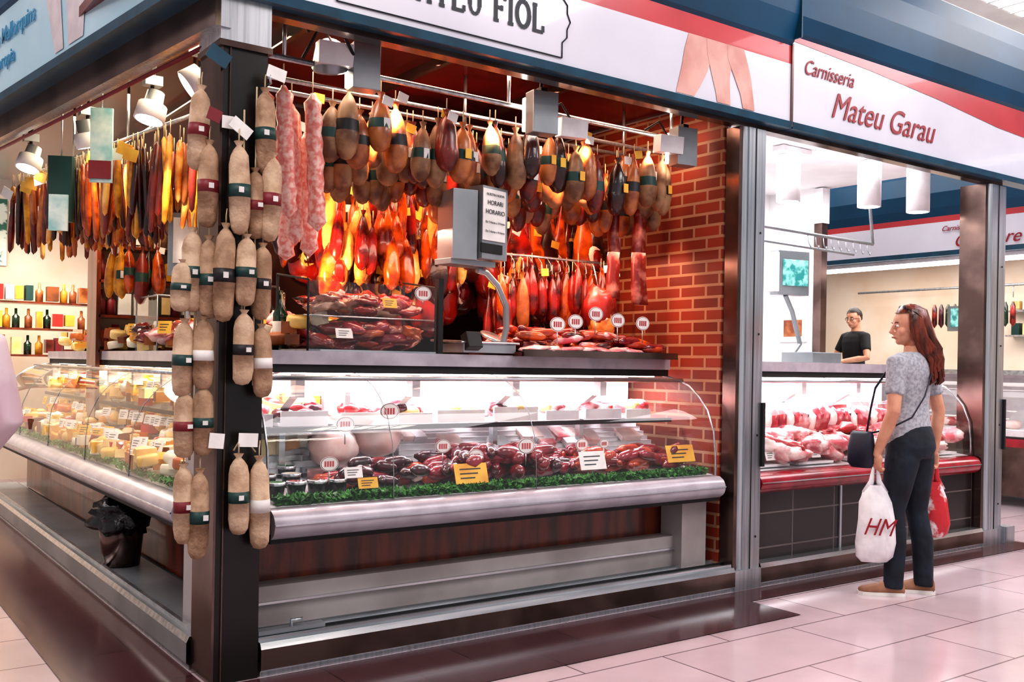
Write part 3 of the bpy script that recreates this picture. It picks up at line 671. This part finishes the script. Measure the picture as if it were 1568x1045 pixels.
b=MB(); X0,X1,YA,YB,ZA,ZB=1.95,2.68,4.34,4.72,1.347,1.74
b.poly([(X0,YA,ZA),(X1,YA,ZA),(X1,YA,ZB-.05),(X0,YA,ZB-.05)],glass); b.poly([(X0,YA,ZB-.05),(X1,YA,ZB-.05),(X1,YB,ZB),(X0,YB,ZB)],glass)
b.box(X0,X1,YA,YB,ZA,ZA+.012,steelH)
b.box(X0,X1,YA+.05,YB-.02,1.52,1.526,glass2); b.tube([(X0,YA+.05,1.523),(X1,YA+.05,1.523)],.004,steelH,6)
for x in (X0,X1): b.tube([(x,YA,ZA),(x,YA,ZB-.05),(x,YB,ZB)],.006,rubber,6); b.box(x-.006,x+.006,YB-.01,YB,ZA,ZB,rubber)
b.box(X1-.01,X1+.02,YA-.01,YA+.03,ZA,ZB,rubber)
b.build('glass_counter_cabinet')
packm=mat('vacuum_pack','86160F','E0A894',scale=5,lo=.5,hi=.75,rough=.12,coat=1.0,bump=.5,bscale=18)
packw=mat('wrapped_pack','D9B39A','8C4A30',scale=7,rough=.2,coat=.8,bump=.4,bscale=18)
b=MB()
for i in range(46):
    x=U(2.02,2.60); y=U(4.42,4.66)
    b.blob((x,y,1.385+U(0,.09)),(U(.06,.11),U(.04,.07),U(.02,.035)),random.choice([hamB,sausR,packm,packm,meatR,hamA,sausO]),14,9,jit=.6,ns=1.6,M=rm(U(-.3,.3),U(-.3,.3),U(-.8,.8)))
for i in range(34):
    x=U(2.02,2.60); y=U(4.44,4.66)
    b.blob((x,y,1.555+U(0,.08)),(U(.05,.10),U(.04,.06),U(.02,.035)),random.choice([hamB,packw,packm,packm,meatR,hamA]),14,9,jit=.6,ns=1.6,M=rm(U(-.3,.3),U(-.3,.3),U(-.8,.8)))
label(b,(2.60,4.37,1.66),.05,.02); card(b,(2.15,4.36,1.44),.09,.05,paper); card(b,(2.40,4.36,1.60),.08,.05,yellow)
b.build('cured_meat_pile')
b=MB(); b.box(3.14,4.30,4.22,4.75,1.347,1.37,mat('tray_dark','4A1A12',rough=.3)); b.box(3.14,4.30,4.21,4.23,1.347,1.385,steelD)
pile(b,3.22,4.22,4.30,4.65,1.37,.11,120,.18,.024,[sausO,hamB,hamA,sausR,meatP],.1)
for i in range(7): b.blob((3.25+i*.12,4.27,1.39),(.09,.05,.018),meatP,12,6,jit=.4,M=rm(.1,U(-.2,.2),U(-.5,.5)))
b.build('cured_sausage_tray')
b=MB()
for x,z in ((3.42,1.53),(3.55,1.55),(3.70,1.60),(3.87,1.57),(4.07,1.56)): label(b,(x,4.28,z),.055,.08)
b.build('price_labels')
b=MB()
b.blob((3.95,4.55,1.66),(.10,.09,.13),mat('joint_red','A0281E','E58C74',scale=9,lo=.5,hi=.75,rough=.3,coat=.4),14,10,jit=.3); b.blob((3.98,4.55,1.55),(.09,.08,.09),hamF,14,10,jit=.3); b.tube([(3.95,4.55,1.78),(3.95,4.6,1.92)],.004,steel,5)
b.build('pork_joint')
b=MB()
b.box(2.35,4.38,5.25,5.78,.14,1.0,steelD); b.box(2.35,4.38,5.22,5.78,1.0,1.03,steelH)
for i in range(16):
    x=U(2.5,4.2); b.cbox((x,5.45,1.03+.09),(U(.1,.25),U(.15,.3),U(.1,.3)),random.choice([hamB,sobO,alu,steelD,hamC,bandR]),rz=U(-.3,.3))
b.build('rear_worktop')

def shelfrow(b,x0,x1,y,zs,mats_):
    for z in zs:
        x=x0
        while x<x1:
            w=U(.05,.12); k=U(0,1)
            if k<.6: b.cbox((x+w/2,y,z+.105),(w*.9,.1,U(.1,.17)),random.choice(mats_),rz=U(-.1,.1))
            else: b.lathe((x+w/2,y,z+.02),(0,0,1),[(0,0),(0,.035),(.11,.036),(.13,.014),(.19,.013),(.19,0)],random.choice([greenB,sobO,bandR,dryY]),10)
            x+=w+.008
        b.box(x0,x1,y-.07,y+.18,z,z+.02,wood)
SM=[ch[0],ch[1],ch[5],bandR,bandG,sobO,ch[4],paper,yellow,sobR]
b=MB(); shelfrow(b,1.78,2.95,7.72,(1.34,1.60,1.86,2.12),SM)
b.box(1.8,2.95,7.9,7.93,.13,2.5,creamw); b.box(1.76,1.79,7.65,7.93,.13,2.5,wood)
b.build('pantry_shelf')
b=MB(); shelfrow(b,1.30,2.6,10.6,(1.30,1.56,1.82),SM+[ch[3],paper])
for xx in (1.28,2.6): b.box(xx,xx+.03,10.53,10.8,.0,1.95,wood)
b.build('pantry_shelf')
b=MB()
for y,m in ((4.9,meatP),(5.15,hamB),(5.4,fatw),(5.65,meatP),(5.8,hamA),(6.1,sausO),(6.5,meatP),(6.9,hamB)): 
    for k in range(6): b.blob((1.95+U(-.10,.10),y+U(-.1,.1),1.42+U(0,.10)),(.08,.10,.04),m,12,7,jit=.5)
for y in (4.75,5.2,5.7,6.3,7.0): card(b,(1.86,y,1.50),.1,.08,yellow,rz=-.9,rx=-.1)
b.build('counter_charcuterie')
for x,y in ((1.97,4.72),(2.04,4.86)):
    b=MB(); b.lathe((x,y,1.347),(0,0,1),[(0,0),(0,.037),(.19,.038),(.24,.014),(.31,.013),(.31,0)],greenB,14); b.lathe((x,y,1.42),(0,0,1),[(0,.0385),(.08,.0388)],paper,14); b.build('wine_bottle')
b=MB()
for y in (5.3,6.6): 
    for (a,c) in (((1.9,y),(1.9,y+.5)),((1.9,y),(2.2,y))):
        b.poly([(a[0],a[1],1.35),(c[0],c[1],1.35),(c[0],c[1],1.72),(a[0],a[1],1.72)],glass)
    for (xx,yy) in ((1.9,y),(1.9,y+.5),(2.2,y)): b.tube([(xx,yy,1.35),(xx,yy,1.72)],.006,steel,6)
    b.tube([(2.2,y,1.72),(1.9,y,1.72),(1.9,y+.5,1.72)],.006,steel,6)
b.build('glass_counter_screen')

b=MB(); b.rings([(1.47,5.72,.145,.10,.10),(1.47,5.72,.3,.115,.115),(1.47,5.72,.36,.12,.12)],steelD,18)
b.build('waste_bin')
b=MB(); b.blob((1.47,5.72,.42),(.15,.17,.12),blackp,28,18,jit=.45,ns=3); b.build('bin_bag')

# ------------------------------------------------------------ right shop fittings
def tublamp(x,y):
    b=MB(); b.lathe((x,y,2.52),(0,0,1),[(0,0),(0,.075),(.0,.085),(.34,.085),(.35,.07),(.40,.02)],[lampm,white,white,white,white],20); b.box(x-.12,x+.2,y-.05,y+.05,2.86,2.915,white); b.build('ceiling_can_lamp')
tublamp(5.80,4.6); tublamp(6.42,4.35); tublamp(6.90,4.25)
b=MB(); b.tube([(5.0,4.5,2.30),(6.7,4.5,2.28)],.012,alu,8); b.tube([(6.7,4.5,2.28),(6.6,4.5,2.9)],.012,alu,8); b.tube([(5.2,4.5,2.3),(5.2,4.5,2.92)],.012,alu,8)
b.tube([(5.2,4.6,2.22),(6.6,4.6,2.20)],.01,alu,8)
for k in range(9): xx=5.9+k*.09; b.tube([(xx,4.5,2.29),(xx,4.49,2.22),(xx+.015,4.48,2.19),(xx+.03,4.49,2.21)],.004,alu,5)
b.build('hanging_rail')
b=MB(); b.cbox((6.15,4.85,2.04),(.30,.10,.34),alu,rz=-.2); b.cbox((6.15,4.795,2.04),(.24,.01,.20),screen,rz=-.2); b.cbox((5.98,4.88,2.04),(.06,.1,.30),white,rz=-.2)
b.tube([(6.1,4.85,1.87),(6.2,4.86,1.75),(6.3,4.86,1.5),(6.15,4.86,1.36)],.02,alu,8); b.cbox((6.1,4.6,1.39),(.34,.28,.08),alu); b.build('scale_with_screen',bevel=.006)
b=MB(); b.box(7.285,7.30,5.55,5.85,1.55,2.1,paper); b.box(7.28,7.286,5.6,5.8,1.6,1.75,sobO); b.build('wall_poster')
b=MB(); b.rings([(5.35,4.7,1.35,.09,.09),(5.35,4.7,1.42,.1,.1),(5.35,4.7,1.55,.03,.03),(5.35,4.7,1.85,.03,.03)],alu,14); b.tube([(5.35,4.7,1.85),(5.5,4.7,1.95),(5.62,4.7,1.8),(5.62,4.7,1.55)],.02,alu,8); b.build('water_tap')

b=MB(); b.extr([(-.1,2.50),(.0,2.50),(.0,2.55),(.0,2.85),(.0,2.91),(.03,3.0),(.06,3.15),(0,3.35),(-.3,3.5)],(9.5,-1),(9.5,12),(-1,0),[teal,teal,fwhite,fred,blue,blue,blue,blue],caps=blue)
b.box(9.62,9.68,3,9,2.42,2.46,ledm); b.box(9.60,9.70,3,9,2.46,2.50,white)
ff=b.build('canopy_fascia')
text('sign_text','Can Pere',(9.49,5.45,2.58),.18,(H,0,-H),redink,ff,shear=.4,off=0)
text('sign_text_small','Carnisseria Pou',(9.49,5.58,2.75),.075,(H,0,-H),redink,ff,shear=.4,off=0)
b=MB(); b.box(12.2,12.3,-1,12,0,3.2,creamw); b.box(9.75,12.2,-1,12,2.75,2.8,whitep); b.build('wall_far_stall')
b=MB(); b.box(10.3,12.2,0,12,0,.3,alu); b.build('far_stall_floor')
b=MB()
for z in (1.75,2.05):
    b.box(12.0,12.2,3,6.2,z,z+.02,steelH)
    for i in range(26): b.cbox((12.1,3.1+i*.12,z+.09),(.1,U(.06,.1),U(.08,.16)),random.choice([paper,fatw,bandR,ch[1],alu,bandG]))
b.build('far_wall_shelf')
b=MB()
LXF=lambda p: V(9.55+p.y*.9, p.x, p.z)
b.xf=LXF; b.box(2.6,10,0,.05,.1,.60,steelD); b.box(2.6,10,-.03,.02,.58,.66,bumperr); b.box(2.6,10,.05,.8,.68,.74,white); b.box(2.6,10,.4,.85,1.28,1.33,steelH); b.box(2.6,10,.8,.84,.0,1.3,white)
b.sheet([[(2.6,o,z),(10,o,z)] for o,z in GP],glass,True)
for i in range(120): b.blob((U(2.7,9.8),U(.12,.6),.78),(.1,.08,.05),random.choice([meatP,meatR,fatw]),8,6,jit=.3)
b.build('far_display_case')
b=MB(); b.tube([(11.6,3,2.35),(11.6,8,2.35)],.015,steel,8)
for y in (5.9,6.05,6.2,5.0): b.tube([(11.6,y,2.35),(11.6,y,2.2)],.005,steel,5)
for k in range(12): b.lathe((11.6,5.9+k*.09,2.15),(0,0,-1),[(0,.01),(.05,.03),(.25,.035),(.3,0)],random.choice([meatD,greenB,hamB]),8)
b.build('hanging_cured_meat')
b=MB(); b.cbox((9.75,5.42,1.86),(.06,.42,.26),alu); b.cbox((9.715,5.42,1.87),(.01,.34,.19),screen); b.tube([(9.8,5.42,1.73),(9.8,5.42,1.33)],.02,alu,8); b.build('scale_with_screen')
b=MB(); b.box(-.6,2.9,11.5,11.56,0,3.0,creamw); b.build('wall_left_stall')
b=MB(); b.box(1.40,1.74,11.47,11.5,2.25,2.95,mat('poster_green','2C6B58','DDE9DC',scale=7,lo=.45,hi=.5)); b.build('wall_poster')
# ------------------------------------------------------------ people
def hand(b,w,d,n,s_,m,curl=1.0,k=1.0):
    w=Vector(w); d=Vector(d).normalized(); n=Vector(n); n=(n-d*n.dot(d)).normalized(); s_=Vector(s_); s_=(s_-d*s_.dot(d)-n*s_.dot(n)).normalized()
    M=Matrix((s_,n,d)).transposed()
    b.blob(w+d*.045*k,(.037*k,.016*k,.052*k),m,14,10,M=M)
    for i,(o,L) in enumerate(((-.028,.060),(-.010,.072),(.009,.078),(.027,.070))):
        p=w+d*.078*k+s_*o*k; pts=[w+d*.05*k+s_*o*.8*k,p]; a=0
        for j,f in enumerate((.42,.33,.25)):
            a+=curl*(.5,.85,.7)[j]; p=p+(d*math.cos(a)+n*math.sin(a))*L*f*k; pts.append(p)
        b.tube(pts,[.009*k,.0095*k,.009*k,.008*k,.0065*k],m,8)
    p=w+d*.02*k+s_*.02*k; q=p+(s_*.8+d*.7+n*.2).normalized()*.035*k; r=q+(d*.8+s_*.3+n*.5).normalized()*.03*k; t=r+(d*.6+n*.8-s_*.2).normalized()*.024*k
    b.tube([p,q,r,t],[.013*k,.0115*k,.010*k,.008*k],m,8)
hairbr = mat('hair_auburn','7A3218','3A160C',scale=30,rough=.3,stretch=(1,1,.15),bump=.4); hairdk = mat('hair_dark','1E1512',rough=.5,bump=.3,bscale=60)
def head(parent,loc,yaw,skin,hair,pitch=0,longh=False,glassesup=False,specs=False):
    b=MB()
    b.blob((0,-.008,.02),(.074,.094,.098),skin,24,18)
    b.blob((0,.022,-.05),(.056,.062,.062),skin,20,14); b.blob((0,.058,-.088),(.024,.022,.02),skin,12,8)
    b.blob((0,.060,.02),(.05,.028,.05),skin,16,10)
    for s_ in (-1,1): b.blob((s_*.036,.055,-.03),(.026,.026,.026),skin,12,8); b.blob((s_*.077,-.005,-.012),(.008,.018,.031),skin,12,8)
    b.tube([(0,.084,.012),(0,.098,-.012),(0,.108,-.030),(0,.090,-.040)],[.008,.010,.013,.009],skin,10)
    b.blob((0,.084,-.062),(.024,.012,.009),skin,12,8)
    b.tube([(0,-.02,-.03),(0,-.025,-.10),(0,-.035,-.19)],[.055,.052,.058],skin,18)
    h=b.build('head',parent,remesh=.0055,smoothit=3,loc=loc,rot=(pitch,0,yaw))
    e=MB(); lip=mat('lips','A8504C',rough=.4); ew=mat('eye_white','EEE9E4',rough=.2); ei=mat('eye_iris','2A1A12',rough=.1)
    for s_ in (-1,1):
        e.blob((s_*.031,.078,.003),(.0125,.010,.008),ew,12,8); e.blob((s_*.031,.0865,.003),(.0055,.003,.006),ei,10,6)
        e.tube([(s_*.015,.088,.020),(s_*.032,.087,.026),(s_*.050,.076,.020)],[.002,.0035,.002],hair,6)
    e.tube([(-.022,.088,-.064),(0,.098,-.062),(.022,.088,-.064)],[.002,.005,.002],lip,8)
    if specs or glassesup:
        zz,yy=(.003,.094) if specs else (.105,.035)
        for s_ in (-1,1):
            e.tube([(s_*.031+.022*math.cos(a*math.pi/6),yy,zz+.017*math.sin(a*math.pi/6)) for a in range(13)],.002,rubber,5)
            if glassesup: e.blob((s_*.031,yy,zz),(.024,.006,.018),rubber,12,6)
            e.tube([(s_*.053,yy,zz),(s_*.080,yy-.05,zz-.03 if glassesup else zz),(s_*.080,yy-.08,zz-.06 if glassesup else zz)],.0025,rubber,5)
    e.build('face_details',h)
    hh=MB()
    def keep(q):
        if q.z<-.055: return False
        if q.y>.035 and q.z<.045+.25*(q.y-.035): return False
        if q.y>.0 and q.z<.01 and not longh: return False
        return True
    hh.blob((0,-.012,.026),(.084,.100,.104),hair,32,24,keep=keep,jit=.06,ns=5)
    if longh:
        for i in range(84):
            a=-.35+ (math.pi+.7)*i/83
            x0=math.cos(a)*.070; y0=-math.sin(a)*.082-.012; L=U(.24,.36); w=U(-.022,.022); o=U(.0,.022)
            pts=[(x0*.35,y0*.35-.005,.122),(x0*.9,y0*.9-.01,.085),(x0*1.08,y0*1.08-.01,.02),(x0*1.15+w,y0*1.2-.015,-.07),(x0*1.2+w,y0*1.15-.04-o,-.14),(x0*1.05-w,y0*.95-.07-o,-.20),(x0*1.0+w,y0*.9-.078-o,-L+.02),(x0*.8,y0*.85-.07-o,-L)]
            hh.tube(pts,[.006,.013,.015,.017,.018,.015,.010,.003],hair,7)
    hh.build('hair',h)
    return h
def body(name,loc,rz,shirt,pants,skin,hair,shoe,headyaw,arms,long=False,specs=False,gl=False,sl=1.0,waistz=.93,legs=True,headp=0,feet=((-.10,0),(.10,0)),footyaw=(0,0)):
    e=empty(name,loc,rz)
    b=MB()
    b.rings([(0,0,waistz-.06,.165,.118),(0,0,waistz,.166,.120),(0,.005,1.02,.148,.108),(0,.008,1.10,.142,.102),(0,.008,1.20,.155,.110),(0,.0,1.29,.170,.112),(0,-.008,1.35,.168,.098),(0,-.015,1.385,.13,.078),(0,-.02,1.415,.075,.058)],shirt,28)
    for side,a in zip((-1,1),arms):
        S=V(side*.165,-.01,1.345); E=Vector(a['elbow']); Wr=Vector(a['wrist']); u=(E-S)
        if sl>1: b.tube([V(side*.10,-.012,1.355),S,S.lerp(E,.5),E,E.lerp(Wr,.85)],[.062,.066,.062,.058,.046],shirt,16)
        else: b.tube([V(side*.10,-.012,1.355),S,S+u*.3,S+u*.66*sl],[.062,.062,.056,.053],shirt,16)
    b.build('shirt',e,remesh=.010,smoothit=4)
    k=MB()
    for side,a in zip((-1,1),arms):
        S=V(side*.165,-.01,1.345); E=Vector(a['elbow']); W=Vector(a['wrist'])
        k.tube([S,S.lerp(E,.5),E,E.lerp(W,.35),W,W+(W-E).normalized()*.02],[.046,.043,.037,.038,.025,.024],skin,14)
        hand(k,W,a['d'],a['n'],a['s'],skin,a.get('curl',1.0))
    k.tube([(0,-.02,1.36),(0,-.018,1.45)],[.06,.052],skin,16)
    k.build('arms_and_hands',e,remesh=.0045,smoothit=2)
    if legs:
        p=MB()
        p.rings([(0,-.005,.80,.160,.115),(0,-.012,.86,.172,.128),(0,-.008,.92,.165,.122),(0,0,.98,.150,.112),(0,.002,1.00,.145,.107)],pants,28)
        for side,ft in zip((-1,1),feet):
            K=V(side*.095+ (ft[0]-side*.1)*.5,ft[1]*.5+.015,.48)
            p.tube([(side*.075,-.012,.90),(side*.085,-.008,.78),K.lerp(V(side*.085,0,.78),.4),K,(K.x*.5+ft[0]*.5,K.y*.4+ft[1]*.6-.02,.30),(ft[0],ft[1]-.015,.08),(ft[0],ft[1]-.012,.045)],[.088,.096,.080,.062,.062,.055,.060],pants,18)
        p.build('trousers',e,remesh=.010,smoothit=4)
        for side,ft,fy in zip((-1,1),feet,footyaw):
            s=MB(); M=Matrix.Translation((ft[0],ft[1],0))@Matrix.Rotation(fy,4,'Z')
            s.xf=lambda q,M=M: M@q
            rows=[]
            for y,w,h in ((-.075,.020,.045),(-.065,.034,.075),(-.03,.037,.085),(.02,.038,.075),(.07,.043,.055),(.12,.046,.042),(.16,.038,.033),(.18,.018,.022)):
                rows.append([(w*math.cos(t*math.pi/8),y,.016+h*max(0,math.sin(t*math.pi/8))) if t<=8 else (w*math.cos(t*math.pi/8),y,.016) for t in range(16)])
            ids=s.sheet(rows,shoe,True,True); s.af(ids[0][::-1],shoe); s.af(ids[-1],shoe)
            ol=[(-.078,.02),(-.06,.037),(0,.038),(.06,.043),(.12,.048),(.165,.038),(.186,.014)]
            pt=[(w,y) for y,w in ol]+[(-w,y) for y,w in ol[::-1]]
            lo=[s.av((x,y,.0)) for x,y in pt]; hi=[s.av((x,y,.020)) for x,y in pt]
            for j in range(len(pt)): s.af((lo[j],lo[(j+1)%len(pt)],hi[(j+1)%len(pt)],hi[j]),paper)
            s.af(lo[::-1],paper); s.af(hi,paper); s.build('shoe',e)
    head(e,(0,.012,1.565),headyaw,skin,hair,headp,long,gl,specs)
    return e
tee=mat('tee_grey_marl','B4B5BB','94969E',scale=60,rough=.85,bump=.8,bscale=9)
navy=mat('trousers_navy','162130','0D141E',scale=10,rough=.75,bump=.8,bscale=9)
tan=mat('shoe_tan','A87A5E','8E6248',rough=.6)
W=body('woman_shopper',(5.24,3.26,0),math.radians(3),tee,navy,skinA,hairbr,tan,math.radians(50),
  [dict(elbow=(-.225,-.03,1.07),wrist=(-.235,.06,.83),d=(-.02,.08,-1),n=(1,0,0),s=(0,1,0),curl=1.25),
   dict(elbow=(.225,-.06,1.07),wrist=(.235,-.03,.83),d=(0.0,.05,-1),n=(-1,0,0),s=(0,1,0),curl=1.25)],long=True,gl=True,feet=((-.10,.04),(.11,-.03)),footyaw=(.75,.6),headp=-.05)
bagw=mat('plastic_bag_white','F1EEEF','DDD9DE',scale=6,rough=.3,bump=.9,bscale=9); navyb=mat('handbag_navy','1A1F33','11152A',rough=.5)
bagr=mat('plastic_bag_red_print','C42B34','EFE6E6',scale=7,lo=.5,hi=.56,rough=.3,bump=.9,bscale=9)
def bag(parent,top,w,h,dp,m,rz,txt=None):
    b=MB(); T=Matrix.Translation(top)@Matrix.Rotation(rz,4,'Z'); b.xf=lambda q: T@q
    secs=[(0,0,-.10,.035,.02),(0,0,-.14,w*.32,dp*.5),(.005,0,-.20,w*.42,dp*.85),(.01,0,-.30,w*.47,dp),(.01,0,-.10-h*.75,w*.52,dp*1.05),(0,0,-.10-h*.93,w*.48,dp*.9),(0,0,-.10-h,w*.34,dp*.55)]
    rows=[]
    for si,(cx,cy,cz,rx,ry) in enumerate(secs):
        rows.append([(cx+rx*math.cos(a*math.pi/14)*(1+.10*noise.noise(V(a*.9,si,1))),cy+ry*math.sin(a*math.pi/14)*(1+.35*noise.noise(V(a*.8,si*1.3,4))),cz+.02*noise.noise(V(a,si,9))) for a in range(28)])
    ids=b.sheet(rows,m,True,True); b.af(ids[-1],m)
    for s_ in (-1,1):
        b.tube([(s_*w*.22,0,-.15),(s_*w*.10,0,-.08),(s_*.012,0,.0),(0,0,.012)],[.03,.016,.008,.006],m,8,flat=.4)
    o=b.build('shopping_bag_body',parent)
    if txt:
        t=text('bag_print',txt[0],T@V(-w*.42,-dp*1.25,-.10-h*.62),txt[1],(H,.05,rz),redink,parent,shear=.4,off=0,ext=.001,sx=.8)
    return o
bag(W,(-.235,.07,.745),.22,.44,.06,bagw,math.radians(-40),('HM',.14))
bag(W,(.245,-.03,.745),.17,.33,.05,bagr,math.radians(-40))
b=MB(); b.rings([(-.25,.15,.74,.03,.06),(-.255,.15,.77,.045,.08),(-.255,.15,.86,.045,.078),(-.25,.15,.93,.03,.07),(-.25,.15,.95,.012,.06)],navyb,20,pw=.7)
b.tube([(-.25,.12,.94),(-.215,.118,1.08),(-.17,.118,1.20),(-.06,.09,1.33),(.05,.01,1.435),(.07,-.06,1.39),(.02,-.118,1.28),(-.08,-.135,1.16),(-.17,-.11,1.04),(-.225,-.0,.97),(-.25,.10,.94)],.009,navyb,8,flat=.5)
b.build('crossbody_bag',W)

blackt=mat('shirt_black','17171B',rough=.8,bump=.4,bscale=8)
Mn=body('man_butcher',(10.52,7.30,.30),math.radians(75),blackt,navy,skinA,hairdk,tan,math.radians(15),
  [dict(elbow=(-.27,.05,1.10),wrist=(-.12,.25,1.06),d=(.3,1,-.1),n=(0,0,-1),s=(1,0,0),curl=.6),
   dict(elbow=(.27,.05,1.10),wrist=(.12,.25,1.06),d=(-.3,1,-.1),n=(0,0,-1),s=(-1,0,0),curl=.6)],specs=True,headp=-.15)
Mn.scale=(1.07,1.07,1.05)
pinkt=mat('shirt_pale_pink','F3E0E5','E6CBD5',scale=5,rough=.8,bump=.5,bscale=8)
Pn=body('passerby_pink_shirt',(.425,4.16,0),math.radians(20),pinkt,mat('trousers_beige','8E7F78',rough=.8),skinA,hairdk,tan,0,
  [dict(elbow=(-.24,-.02,1.06),wrist=(-.24,.08,.83),d=(0,.1,-1),n=(1,0,0),s=(0,1,0),curl=.5),
   dict(elbow=(.24,-.02,1.06),wrist=(.18,.16,.85),d=(0,.3,-1),n=(-1,0,0),s=(0,1,0),curl=.5)],sl=1.45,waistz=.78)

# ------------------------------------------------------------ lights
w=bpy.data.worlds.new('world'); bpy.context.scene.world=w; w.use_nodes=True
w.node_tree.nodes['Background'].inputs[0].default_value=(.97,.96,1,1); w.node_tree.nodes['Background'].inputs[1].default_value=.5
for i,(x,y,e) in enumerate(((5,.5,150),(10,1.5,160),(-1,2,95),(-1,8,90))): area('hall_light',(x,y,5.0),(0,0,0),3,3,e,(1,.96,.99))
area('case_led',(2.97,4.42,1.23),(.25,0,0),2.6,.06,29,(1,.85,.93))
area('cheese_led',(1.90,7.0,1.23),(0,-.25,0),.06,5.0,40,(1,.91,.76))
area('butcher_led',(5.9,4.42,1.23),(.25,0,0),2.4,.06,28,(1,.86,.93))
warm=(1,.33,.12)
for x,e in ((2.3,130),(2.9,85),(3.5,65),(4.0,60)): spot('ham_spot',(x,4.14,2.55),(x+.05,5.2,1.95),e,warm,80,.015)
for x,y,z in ((2.5,4.8,2.7),(3.1,4.8,2.7),(3.7,4.8,2.7)): spot('meat_spot',(x,y,z),(x,5.1,1.8),45,(1,.46,.24),110,.015)
spot('ham_spot',(2.1,4.75,1.75),(2.8,5.2,2.1),45,(1,.5,.2),95,.02)
area('stall_warm',(3.2,4.3,2.85),(.2,0,0),2.0,.3,18,(1,.6,.42))
area('counter_warm',(3.2,4.5,2.0),(0,0,0),2.2,.3,16,(1,.58,.42))
spot('brick_spot',(3.5,4.3,2.5),(4.4,4.35,1.45),85,(1,.48,.28),50)
spot('pillar_spot',(2.0,4.1,2.8),(1.8,4.3,2.2),24,(1,.6,.5),90)
area('left_warm',(1.7,6.5,2.88),(0,0,0),.6,4.0,60,(1,.82,.58))
for y in (5.0,6.2,7.4): spot('left_spot',(1.45,y,2.55),(1.95,y+.3,1.3),55,(1,.86,.66),80,.03)
area('left_back',(1.6,9.8,2.7),(0,0,0),1.5,1.5,85,(1,.92,.8))
area('shop_light',(6.0,4.9,2.88),(0,0,0),2.2,1.4,72,(1,.97,.99))
area('far_light',(10.8,5.5,2.7),(0,0,0),1.2,6,125,(1,.94,.9))
area('aisle_light',(8.4,5.5,4.8),(0,0,0),1.5,5,95,(1,.97,.98))
vs=bpy.context.scene.view_settings
vs.view_transform='Standard'; vs.exposure=0.08
for lk in ('Medium High Contrast','High Contrast'):
    try: vs.look=lk; break
    except Exception as ex: print('look fail',ex)
